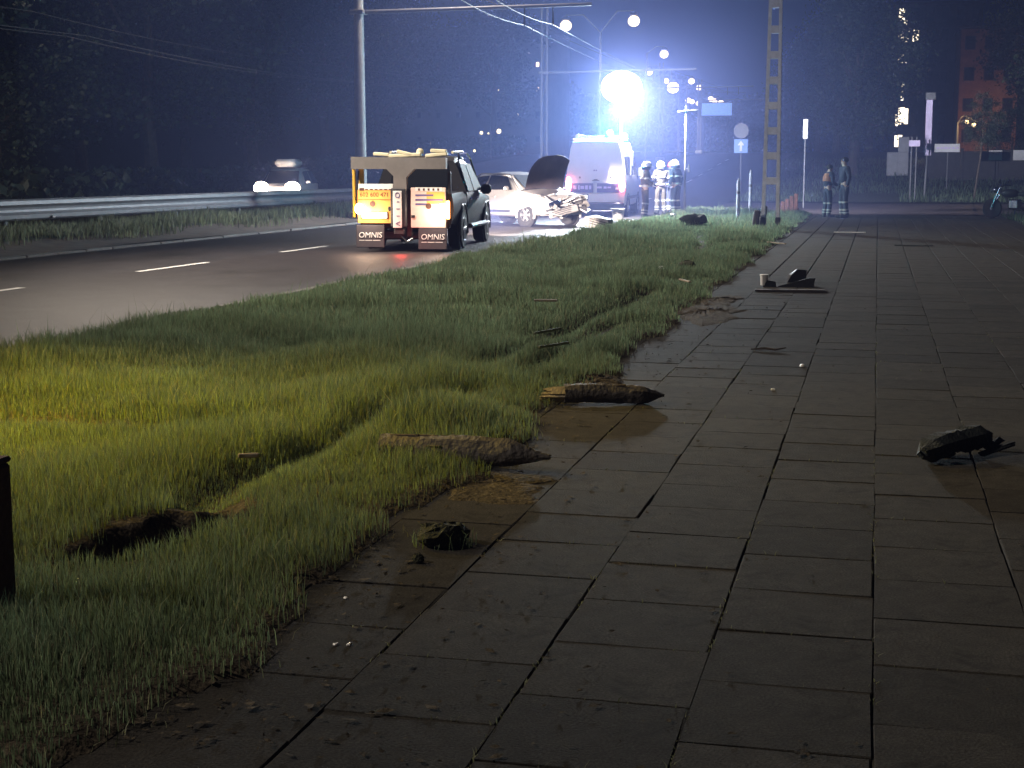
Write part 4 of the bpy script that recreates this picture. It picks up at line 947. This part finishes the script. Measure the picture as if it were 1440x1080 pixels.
# ------------------------------------------------------------------ people
def skin(name, V, E, Rr, m, parent=None, root=0, sub=1):
    me = bpy.data.meshes.new(name); me.from_pydata(V, E, []); o = link(name, me, parent)
    me.materials.append(m)
    sk = o.modifiers.new('skin', 'SKIN'); sk.use_smooth_shade = True
    lay = me.skin_vertices[0].data if me.skin_vertices else None
    if lay is None:
        bm = bmesh.new(); bm.from_mesh(me); bm.verts.layers.skin.verify(); bm.to_mesh(me); bm.free(); lay = me.skin_vertices[0].data
    for i, r in enumerate(Rr):
        lay[i].radius = (r, r) if not isinstance(r, tuple) else r
        lay[i].use_root = (i == root)
    ss_ = o.modifiers.new('smooth', 'SUBSURF'); ss_.levels = sub; ss_.render_levels = sub
    return o
def person(label, loc, rz, arms, jacket, trousers, helmet, legs=None, lean=0.0, scale=1.0, group=None, look=0.0, bands='reflective', vest=None, plain=False):
    r = thing('person', label, 'person', loc, rz, group); r.scale = (scale,) * 3
    J = dict(pel=(0, 0, .97), bel=(0, lean * .25, 1.14), che=(0, lean * .7, 1.34), nec=(0, lean, 1.50), hd=(0, lean + .015, 1.60), top=(0, lean + .02, 1.715), nose=(.095 * math.sin(look), lean + .015 + .095 * math.cos(look), 1.615))
    legs = legs or {}
    for s_, q in ((-1, 'l'), (1, 'r')):
        J['sh' + q] = (s_ * .185, lean * .9, 1.43)
        el, wrs = arms[0 if s_ < 0 else 1]; J['el' + q] = el; J['wr' + q] = wrs
        J['hp' + q] = (s_ * .095, 0, .92); kn, an = legs.get(q, ((s_ * .115, .03, .51), (s_ * .13, -.01, .09)))
        J['kn' + q] = kn; J['an' + q] = an; J['to' + q] = (an[0] + s_ * .03, an[1] + .17, .045)
    def mk(name, names, edges, rad, m, sub=1, root=0):
        ix = {n_: i for i, n_ in enumerate(names)}
        return skin(name, [J[n_] for n_ in names], [(ix[a], ix[b]) for a, b in edges], [rad[n_] for n_ in names], m, r, root, sub)
    rb = dict(pel=.125, bel=.115, che=.145, nec=.058, hd=.088, top=.062, nose=.02)
    for q in 'lr': rb.update({'sh' + q: .062, 'el' + q: .043, 'wr' + q: .03, 'hp' + q: .085, 'kn' + q: .055, 'an' + q: .04, 'to' + q: .034})
    allE = [('pel', 'bel'), ('bel', 'che'), ('che', 'nec'), ('nec', 'hd'), ('hd', 'top'), ('hd', 'nose')]
    for q in 'lr': allE += [('che', 'sh' + q), ('sh' + q, 'el' + q), ('el' + q, 'wr' + q), ('pel', 'hp' + q), ('hp' + q, 'kn' + q), ('kn' + q, 'an' + q), ('an' + q, 'to' + q)]
    mk('body', list(rb), allE, rb, MAT['skin'])
    jr = dict(pel=.165, bel=.165, che=.185); je = [('pel', 'bel'), ('bel', 'che')]
    J['col'] = (0, lean * .95, 1.47); jr['col'] = .085; je.append(('che', 'col'))
    for q in 'lr':
        jr.update({'sh' + q: .092, 'el' + q: .068, 'wr' + q: .055}); je += [('che', 'sh' + q), ('sh' + q, 'el' + q), ('el' + q, 'wr' + q)]
    jk = mk('jacket', list(jr), je, jr, jacket)
    J['wst'] = (0, 0, 1.02); tr = dict(wst=.145, pel=.152); te = [('wst', 'pel')]
    for q in 'lr':
        J['cu' + q] = tuple(Vector(J['an' + q]).lerp(Vector(J['kn' + q]), .12))
        tr.update({'hp' + q: .112, 'kn' + q: .088, 'cu' + q: .082}); te += [('pel', 'hp' + q), ('hp' + q, 'kn' + q), ('kn' + q, 'cu' + q)]
    tz = mk('trousers', list(tr), te, tr, trousers, root=1)
    for q in 'lr':
        a, t_ = Vector(J['an' + q]), Vector(J['to' + q])
        MB().tube([a + Vector((0, 0, .16)), a + Vector((0, -.01, .02)), a + Vector((0, -.03, -.05))], [.07, .068, .07], 10).tube([a + Vector((0, -.05, -.035)), a.lerp(t_, .5) + Vector((0, 0, -.02)), t_ + Vector((0, .03, -.005))], [.058, .056, .035], 9).build('boot', MAT['boot_black'], r, True)
        w_, e_ = Vector(J['wr' + q]), Vector(J['el' + q]); d = (w_ - e_).normalized(); b = MB()
        up = Vector((0, 0, 1)) if abs(d.z) < .8 else Vector((0, 1, 0)); sd = d.cross(up).normalized(); nn = sd.cross(d).normalized()
        b.tube([w_, w_ + d * .05, w_ + d * .10], [.032, .044, .04], 8, True, .55)
        for f_, (off, L) in enumerate(((-.03, .075), (-.01, .088), (.01, .082), (.03, .062))):
            p0 = w_ + d * .085 + sd * off; b.tube([p0, p0 + d * L * .5 - nn * .008, p0 + d * L * .85 - nn * .035], [.011, .0105, .008], 6)
        p0 = w_ + d * .03 + sd * .04; b.tube([p0, p0 + d * .035 + sd * .025, p0 + d * .065 + sd * .03 - nn * .012], [.013, .012, .009], 6)
        b.build('glove', MAT['boot_black'], r, True)
    def ring(parent, a, b_, t0, rad, w_=.05, name='reflective_band'):
        a, b_ = Vector(a), Vector(b_); d = (b_ - a).normalized(); c = a.lerp(b_, t0)
        MB().tube([c - d * w_ / 2, c + d * w_ / 2], rad, 14).build(name, MAT[bands], parent, True)
    for q in 'lr':
        ring(tz, J['kn' + q], J['an' + q], .12, .093); ring(tz, J['kn' + q], J['an' + q], .64, .09); ring(tz, J['kn' + q], J['an' + q], .84, .088, .04)
        if plain: continue
        ring(jk, J['sh' + q], J['el' + q], .72, .083); ring(jk, J['el' + q], J['wr' + q], .82, .064, .04)
    if not plain: ring(jk, J['pel'], J['bel'], .25, .178, .05)
    if not plain: ring(jk, J['bel'], J['che'], .55, .185, .05)
    if vest:
        MB().tube([(0, lean * .35, 1.18), (0, lean * .7, 1.32), (0, lean * .9, 1.45)], [.192, .205, .15], 14).build('vest', vest, r, True)
    hd = J['hd']; c = (hd[0], hd[1], hd[2] + .03)
    if helmet:
        hm = MB().lathe([(.165, .0), (.15, .012), (.138, .05), (.118, .11), (.07, .155), (.01, .168)], c, 18, 'z', 1, 1.12).build('helmet', helmet, r, True)
        MB().tube([(c[0], c[1] - .15, c[2] + .05), (c[0], c[1] - .07, c[2] + .16), (c[0], c[1] + .06, c[2] + .165), (c[0], c[1] + .15, c[2] + .06)], .016, 6).build('crest', MAT['reflective'], hm)
        MB().lathe([(.145, -.10), (.15, -.02), (.15, .0), (.145, .0)], (c[0], c[1] - .03, c[2]), 18).build('neck_guard', MAT['uniform_dark'], hm, True)
    else:
        MB().ball((c[0], c[1] - .02, c[2] + .045), (.098, .108, .085), 12, 8).build('hair', MAT['hair_dark'], r, True)
    fw = Vector((math.sin(look), math.cos(look), 0)); rt = Vector((math.cos(look), -math.sin(look), 0)); hc = Vector((hd[0], hd[1], hd[2]))
    for s_ in (-1, 1):
        p = hc + fw * .082 + rt * s_ * .034 + Vector((0, 0, .035)); MB().ball(p, (.011, .011, .008), 8, 6).build('eye', MAT['boot_black'], r)
        p = hc + rt * s_ * .088 + Vector((0, 0, .01)); MB().ball(p, (.014, .022, .032), 8, 6).build('ear', MAT['skin'], r, True)
    MB().tube([hc + fw * .084 - rt * .025 - Vector((0, 0, .045)), hc + fw * .09 - Vector((0, 0, .046)), hc + fw * .084 + rt * .025 - Vector((0, 0, .045))], .007, 6).build('mouth', MAT['vest_orange'], r)
    return r
down = [((-.27, -.02, 1.17), (-.28, .06, .93)), ((.27, -.02, 1.17), (.28, .06, .93))]
fold = [((-.27, .02, 1.17), (-.08, .24, 1.14)), ((.27, .02, 1.17), (.10, .25, 1.10))]
hold = [((-.28, .0, 1.16), (-.16, .26, 1.02)), ((.26, .02, 1.17), (.18, .26, 1.06))]
GF = 'firefighters by the van'
person('firefighter in olive gear and white helmet right at the corner of the white van', (-7.22, 47.3, .0), R(-70), hold, MAT['uniform_olive'], MAT['uniform_olive'], MAT['helmet_white'], group=GF, lean=.04)
person('firefighter in olive gear seen from behind, middle of the group by the van', (-7.32, 51.6, .0), R(25), fold, MAT['uniform_olive'], MAT['uniform_olive'], MAT['helmet_white'], group=GF, lean=.03, scale=1.02)
person('firefighter in dark gear and white helmet nearest the thin sign pole', (-6.62, 50.3, .03), R(60), down, MAT['uniform_dark'], MAT['uniform_dark'], MAT['helmet_white'], group=GF, lean=.05, scale=1.02)
person('firefighter with red helmet half hidden behind the group by the van', (-7.15, 53.2, .0), R(150), down, MAT['uniform_dark'], MAT['uniform_dark'], MAT['helmet_red'], group=GF, scale=1.02)
GR = 'pair standing at the end of the pavement'
person('shorter person in dark trousers with reflective bands and brown orange vest on the pavement', (-1.58, 49.6, .0), R(-55), hold, MAT['uniform_dark'], MAT['uniform_dark'], None, group=GR, lean=.06, scale=.97, look=.5, vest=MAT['vest_orange'], plain=True)
person('taller bareheaded person in dark clothes with reflective trouser bands on the pavement', (-1.02, 48.9, .0), R(115), down, MAT['uniform_dark'], MAT['uniform_dark'], None, group=GR, lean=.02, scale=1.1, look=.4, plain=True)

# ------------------------------------------------------------------ things lying about
def wob(b, amt, seed):
    rg_ = random.Random(seed); b.v = [(v[0] + rg_.gauss(0, amt), v[1] + rg_.gauss(0, amt), v[2] + rg_.gauss(0, amt)) for v in b.v]; return b
# pointed wooden posts knocked out of the ground
def rough_log(L, r_, seed, tip=.22, n=14, rings=26):
    rg_ = np.random.default_rng(seed); b = MB(); ph = rg_.uniform(0, 6.28, 6)
    for i in range(rings):
        f = i / (rings - 1); rr = r_ * (1 if f < 1 - tip else max(.10, (1 - f) / tip) ** .8)
        for k in range(n):
            a = 6.2832 * k / n
            q = rr * (1 + .07 * math.sin(3 * a + ph[0]) + .05 * math.sin(5 * a + 7 * f + ph[1]) + .06 * math.sin(11 * f + ph[2]) * math.sin(2 * a + ph[3])) + rg_.normal(0, r_ * .035)
            b.v.append((L * f + rg_.normal(0, .003), q * math.cos(a), r_ * .95 + q * math.sin(a) + .012 * math.sin(4 * f + ph[4])))
    for i in range(rings - 1):
        for k in range(n): b.f.append((i * n + k, i * n + (k + 1) % n, (i + 1) * n + (k + 1) % n, (i + 1) * n + k))
    b.f.append(tuple(range(n))); b.f.append(tuple((rings - 1) * n + k for k in range(n)))
    return b
def knocked_post(label, a, b_, r_, seed, raw=0.0):
    a, b_ = Vector(a), Vector(b_); L = (b_ - a).length
    t = thing('wooden_post', label, 'post', a, math.atan2(b_.y - a.y, b_.x - a.x), 'wooden posts torn out of the verge')
    o = rough_log(L * (1 - raw), r_, seed).build('shaft', MAT['wet_wood'], t, True); o.location = (raw * L, 0, 0)
    if raw:
        b = MB(); rg_ = random.Random(seed)
        for k in range(9):
            a_ = k * 6.28 / 9; y, z = math.cos(a_) * r_ * .5, r_ * .95 + math.sin(a_) * r_ * .5; l0 = rg_.uniform(0, raw * L * .5)
            b.tube([(l0, y * 1.1, z), (raw * L * .6, y * 1.05, z), (raw * L + .05, y, z)], [r_ * .12, r_ * .34, r_ * .38], 5)
        b.build('split_end', MAT['raw_wood'], t, True)
    for k in range(5):
        rg_ = random.Random(seed * 9 + k); x = L * rg_.uniform(raw + .1, .75); a_ = rg_.uniform(.3, 2.8)
        MB().box((x, math.cos(a_) * r_ * 1.0, r_ * .95 + math.sin(a_) * r_ * 1.0), (rg_.uniform(.06, .16), .014, .010), .003, Euler((a_, rg_.uniform(-.15, .15), rg_.uniform(-.2, .2)))).build('bark_strip', MAT['bark'], t)
    return t
knocked_post('dark pointed wooden post with a pale split end lying farther out on the pavement', (-2.08, 9.22, .01), (-1.30, 9.46, .01), .062, 3, .2)
knocked_post('longer pointed post lying half in the grass, nearest the camera', (-2.45, 7.16, .02), (-1.54, 7.08, .005), .07, 8)
t = thing('square_post', 'dark upright square post cut by the left picture edge', 'post', (-2.835, 4.25, .02))
MB().box((0, 0, .24), (.12, .12, .56), .012).build('shaft', MAT['red_wood'], t); MB().box((0, 0, .53), (.124, .124, .02), .008).build('cap', MAT['red_wood'], t)
t = thing('bumper_piece', 'dark torn chunk of bumper lying alone on the right of the pavement', 'car part', (.44, 7.98, .0), R(53)); t.scale = (.62, .72, .8)
b = MB(); rg_ = np.random.default_rng(21); nx_, na_ = 16, 7
for i in range(nx_):
    f = i / (nx_ - 1); x = -.46 + .94 * f; env = min(1, .45 + 4 * f, .62 + 3.2 * (1 - f))
    for k in range(na_):
        a_ = 6.2832 * k / na_; sq_ = (abs(math.cos(a_)) ** 4 + abs(math.sin(a_)) ** 4) ** -.25
        q = env * (1 + rg_.normal(0, .10)) * sq_
        b.v.append((x + rg_.normal(0, .012), .095 * q * math.cos(a_) + .03 * math.sin(3 * f), max(.004, .085 + .078 * q * math.sin(a_) + .03 * f)))
for i in range(nx_ - 1):
    for k in range(na_): b.f.append((i * na_ + k, i * na_ + (k + 1) % na_, (i + 1) * na_ + (k + 1) % na_, (i + 1) * na_ + k))
b.f.append(tuple(range(na_))); b.f.append(tuple((nx_ - 1) * na_ + k for k in range(na_)))
b.build('shell', MAT['bumper_scrap'], t)
for k, (x, y, l_, a_) in enumerate(((.40, -.13, .34, -.25), (.44, -.08, .28, .1), (-.44, .02, .16, .5))):
    wob(MB().box((x, y, .05 + .02 * k), (l_, .05, .02), .006, Euler((.3 * k, -.15, a_))), .006, k).build('torn_flap', MAT['bumper_scrap'], t)
def clod(label, x, y, r_, seed, name='turf_clod', group='clods of turf on the pavement', m='turf_clod', sx=1.3, sz=.6, z=0):
    b = MB().ball((0, 0, r_ * sz * .8), (r_ * sx, r_, r_ * sz), 14, 9); wob(b, r_ * .07, seed)
    o = b.build(name, MAT[m], None); o.location = (x, y, z); o.rotation_euler = (0, 0, seed); return tag(o, label, 'clod', group)
clod('big dark clod of turf near the grass edge on the pavement', -1.66, 5.60, .085, 4)
n = 160; a = RNG.uniform(0, 6.28, n); rr = RNG.uniform(0, .11, n); me = blades('grass_tuft', -1.66 + np.cos(a) * rr * 1.25, 5.60 + np.sin(a) * rr, np.full(n, .02), RNG.uniform(.02, .07, n), np.full(n, .004), MAT['grass_blade'], 1.2)
tag(link('grass_tuft', me), 'torn grass sticking out of the big clod', 'grass', kind='stuff')
clod('small clod of soil just below the big one', -1.675, 5.31, .024, 9, sx=1, sz=.9)
clod('dark lump of turf lying in the grass near the ladder-like pole', -4.6, 38.6, .34, 2, sz=.5, z=.08)
clod('dark clod beside the white scrap in the grass', -2.65, 21.5, .10, 6, sz=.7, z=.08)
def spread(label, x, y, rx, ry, h, seed, rz=0.0):
    rg_ = np.random.default_rng(seed); na, nr = 40, 9; ph = rg_.uniform(0, 6.28, 8); V = [(0, 0, h)]; F = []
    for q in range(1, nr + 1):
        f = q / nr
        for k in range(na):
            a = 6.2832 * k / na; o_ = 1 + .22 * math.sin(2 * a + ph[0]) + .16 * math.sin(3 * a + ph[1]) + .12 * math.sin(7 * a + ph[2]) + .08 * math.sin(13 * a + ph[3])
            V.append((rx * f * o_ * math.cos(a), ry * f * o_ * math.sin(a), h * (1 - f ** 1.5) * (.6 + .5 * rg_.random()) + (.002 if q < nr else -.004)))
    for k in range(na): F.append((0, 1 + k, 1 + (k + 1) % na))
    for q in range(nr - 1):
        for k in range(na): F.append((1 + q * na + k, 1 + q * na + (k + 1) % na, 1 + (q + 1) * na + (k + 1) % na, 1 + (q + 1) * na + k))
    o = MB().add(V, F).build('soil_spread', MAT['soil'], None); o.location = (x, y, .004); o.rotation_euler = (0, 0, rz); return tag(o, label, 'soil', 'soil spilt over the pavement edge', 'thing')
spread('dark soil spilt on the pavement just before the flat plank', -1.72, 15.7, .42, .9, .035, 7)
spread('thin soil spilt at the grass edge left of the plank', -1.75, 17.3, .28, .6, .03, 5)
spread('dark soil spilt behind the farther pointed post', -1.98, 10.3, .2, .5, .05, 12)
spread('soil smear under the nearest pointed post', -1.75, 6.75, .34, .30, .012, 15)
# scraps around the plank
pkn = MB().box((0, 0, .018), (.86, .13, .03), .006); pkn = wob(pkn, .004, 4).build('bar', MAT['wet_wood']); pkn.location = (-1.02, 18.75, .0); pkn.rotation_euler = (0, 0, R(6)); tag(pkn, 'flat dark plank lying across the pavement under the scraps', 'bar')  # thin dark box laid flat under the scraps
t = thing('white_cup', 'white plastic cap standing on a dark scrap beside the plank', 'scrap', (-1.40, 19.55, 0))
MB().lathe([(.045, .0), (.05, .12), (.06, .13), (.055, .14), (.01, .14)], (0, 0, .02), 14).build('cap', MAT['white_plastic'], t, True)
wob(MB().prism([(-.02, 0), (.16, 0), (.14, .07), (.04, .09)], -.05, .05, 'y'), .006, 3).build('scrap', MAT['bumper_scrap'], t)
t = wob(MB().prism([(-.14, 0), (.12, .02), (.11, .17), (.0, .18), (-.08, .1)], -.05, .05, 'y'), .01, 4).build('plastic_scrap', MAT['plastic_black']); t.location = (-1.03, 20.4, 0); t.rotation_euler = (0, 0, .3); tag(t, 'upright black plastic scrap, rear one of the pair behind the plank', 'scrap', 'black scraps behind the plank')
t = wob(MB().prism([(-.3, 0), (.16, 0), (.17, .11), (.08, .12)], -.06, .06, 'y'), .008, 5).build('plastic_scrap', MAT['plastic_black']); t.location = (-.92, 19.6, 0); tag(t, 'wedge shaped black plastic scrap, front one of the pair behind the plank', 'scrap', 'black scraps behind the plank')
t = MB().tube([(-.14, 0, .012), (-.02, .02, .02), (.06, -.01, .016), (.15, .02, .03)], [.006, .012, .011, .005], 6).build('twig', MAT['bark']); t.location = (-.85, 12.5, 0); tag(t, 'dark twig lying in the middle of the pavement', 'twig')
def slat(label, x, y, z, L, w_, rz, m='raw_wood', name='wood_splinter', group='pale splinters', ry=0):
    o = MB().box((0, 0, .012), (L, w_, .022), .005).build(name, MAT[m]); o.location = (x, y, z); o.rotation_euler = (0, ry, rz); return tag(o, label, 'splinter', group)
slat('pale splinter pointing along the grass left of the soil spread', -2.28, 18.3, .14, .42, .035, R(-65))
slat('short pale splinter high in the grass below the van', -3.27, 14.8, .17, .24, .05, R(10))
slat('pale flat strip alone on the far pavement', -.62, 36.9, .01, .75, .08, R(3), 'white_plastic')
slat('upper pale stick at the grass edge by the ladder-like pole', -1.95, 30.3, .05, .9, .05, R(-62))
slat('lower pale stick at the grass edge by the ladder-like pole', -2.1, 27.6, .05, .55, .045, R(-60))
slat('tiny pale splinter in the grass beside the rut', -2.9, 6.5, .13, .1, .02, R(25))
slat('pale reed lying in the far rut', -2.72, 12.4, .12, .45, .02, R(72), 'grass_dry'); slat('pale reed lying in the rut nearer the pointed post', -2.45, 11.4, .12, .4, .02, R(66), 'grass_dry')
slat('long dark pipe lying on the far pavement at the right', .74, 30.7, .01, .75, .06, R(-2), 'bumper_scrap', 'pipe', None)
def speck(label, x, y, r_, z=0, m='white_plastic', group='white shards on the pavement'):
    b = MB().box((0, 0, r_ * .45), (r_ * 2, r_ * 1.5, r_ * .9), r_ * .3); wob(b, r_ * .12, int(x * 91 + y * 17)); o = b.build('shard', MAT[m]); o.location = (x, y, z); o.rotation_euler = (0, 0, x * 9); return tag(o, label, 'shard', group)
speck('left one of two white shards lying side by side near the camera', -1.63, 4.29, .0085); speck('right one of two white shards lying side by side near the camera', -1.588, 4.30, .0085)
speck('single bluish white shard just above the pair', -1.78, 4.79, .007); speck('tiniest white shard at the bottom of the pavement', -1.75, 3.69, .004)
speck('flat white shard in the middle of the pavement beyond the posts', -.52, 11.53, .025); speck('white shard left of and nearer than the flat one', -.655, 10.23, .014)
speck('white scrap in the grass left of the soil spread', -2.95, 20.9, .06, .1); speck('white scrap at the foot of the thin sign pole', -6.0, 45.0, .09, .14)
speck('yellow shard at the near end of the torn hole', -2.60, 4.86, .014, .03, 'grass_dry', None)
# bucket behind the van and loose bumper by the wreck
t = thing('bucket', 'white bucket standing on the road behind the van', 'bucket', (-7.45, 43.6, 0))
MB().lathe([(.14, 0), (.145, .01), (.2, .36), (.215, .37), (.21, .39), (.19, .385), (.14, .03), (.01, .03)], (0, 0, 0), 18).build('shell', MAT['white_plastic'], t, True)
MB().tube([(-.2, 0, .36), (-.12, -.16, .28), (.0, -.21, .25), (.12, -.16, .28), (.2, 0, .36)], .006, 5).build('handle', MAT['steel_grey'], t)
t = thing('loose_bumper', 'torn silver bumper lying on the road in front of the wreck', 'car part', (-7.05, 38.4, 0), R(-42))
wob(MB().prism([(-.75, .02), (-.6, .3), (-.2, .34), (.3, .27), (.7, .16), (.78, .04), (.2, .0)], -.07, .07, 'y'), .02, 9).build('shell', MAT['paint_silver'], t)
for k in range(3): MB().box((.1, -.10, .08 + k * .06), (.8, .02, .018), .004, Euler((0, R(8), 0))).build('grille_slat', MAT['plastic_black'], t)
MB().box((.6, -.1, .2), (.2, .04, .12), .02).build('fog_light', MAT['plastic_black'], t)
# leaves and grit scattered over the pavement
n = 900; X = np.clip(-1.95 + RNG.exponential(.55, n), -2, 3); Y = 3.4 + 14 * RNG.random(n) ** 1.4
sz = RNG.uniform(.004, .014, n) * RNG.choice([1, 1, 1.8], n); a = RNG.uniform(0, 6.28, n)
V = np.stack([np.stack([X + np.cos(a + q) * sz * k_, Y + np.sin(a + q) * sz * k_, np.full(n, .006) + RNG.uniform(0, .008, n)], 1) for q, k_ in ((0, 1.3), (1.7, .7), (3.2, 1.2), (4.6, .6))], 1).reshape(-1, 3); i = np.arange(n) * 4
tag(link('litter', rawmesh('litter', V, None, np.stack([i, i + 1, i + 2, i + 3], 1), MAT['soil'])), 'crumbs of soil and leaf scattered on the pavement', 'litter', kind='stuff')
n = 1500; k0 = RNG.uniform(3.2, 20, n); X = edgeX(k0) + RNG.uniform(-.02, .16, n) * RNG.random(n); 
tag(link('edge_grass', blades('edge_grass', X, k0, np.full(n, .0), RNG.uniform(.01, .05, n), np.full(n, .004), MAT['grass_dry'], 1.3)), 'short dry grass creeping over the pavement edge', 'grass', kind='stuff')

n = 5200; jx = RNG.integers(-4, 7, n) * .5 + .035; jy = 3.4 + 12 * RNG.random(n) ** 1.3; along = RNG.random(n) < .62
col_ = RNG.integers(-4, 6, n); row_ = np.round((jy - np.where(col_ % 2 != 0, 0, .25)) / .5 - .5) * .5 + .25 + np.where(col_ % 2 != 0, 0, .25)
X = np.where(along, jx, col_ * .5 + .035 + .5 * RNG.random(n)) + RNG.normal(0, .004, n); Y = np.where(along, jy, row_) + RNG.normal(0, .004, n)
k = (np.sin(X * 3.1 + 2 * np.sin(Y * 1.3)) * np.sin(Y * 2.3 + X) > .12) & (X > edgeX(Y)); X, Y = X[k], Y[k]; n = len(X)
tag(link('joint_moss', blades('joint_moss', X, Y, np.full(n, -.008), RNG.uniform(.006, .026, n), np.full(n, .005), MAT['grass_dry'], 1.6)), 'moss and short grass in the pavement joints', 'moss', kind='stuff')

# ------------------------------------------------------------------ haze
hz = MB().box((0, 320, 42), (1240, 780, 92)).build('haze'); tag(hz, kind='stuff')
def air(name, dens, col=(.34, .43, 1, 1)):
    m = bpy.data.materials.new(name); m.use_nodes = True; m.cycles.volume_sampling = 'EQUIANGULAR'; m.cycles.homogeneous_volume = True; t = m.node_tree; t.nodes.clear()
    out = t.nodes.new('ShaderNodeOutputMaterial'); pv = t.nodes.new('ShaderNodeVolumePrincipled')
    pv.inputs['Color'].default_value = col; pv.inputs['Density'].default_value = dens; pv.inputs['Anisotropy'].default_value = 0.0
    t.links.new(pv.outputs[0], out.inputs['Volume']); return m
hz.data.materials.append(air('haze', HAZE))
# added volumes of denser air round the floodlight, there to shape its glow
for (r_, z_, d_) in ((17, 13, .0044), (10, 8, .0050)):
    o = MB().ball((-7.9, 44.6, 4.2), (r_, r_, z_), 40, 24).build('glow_volume', air('glow_volume', d_, (.36, .45, 1, 1))); tag(o, kind='stuff')
hz.visible_shadow = True
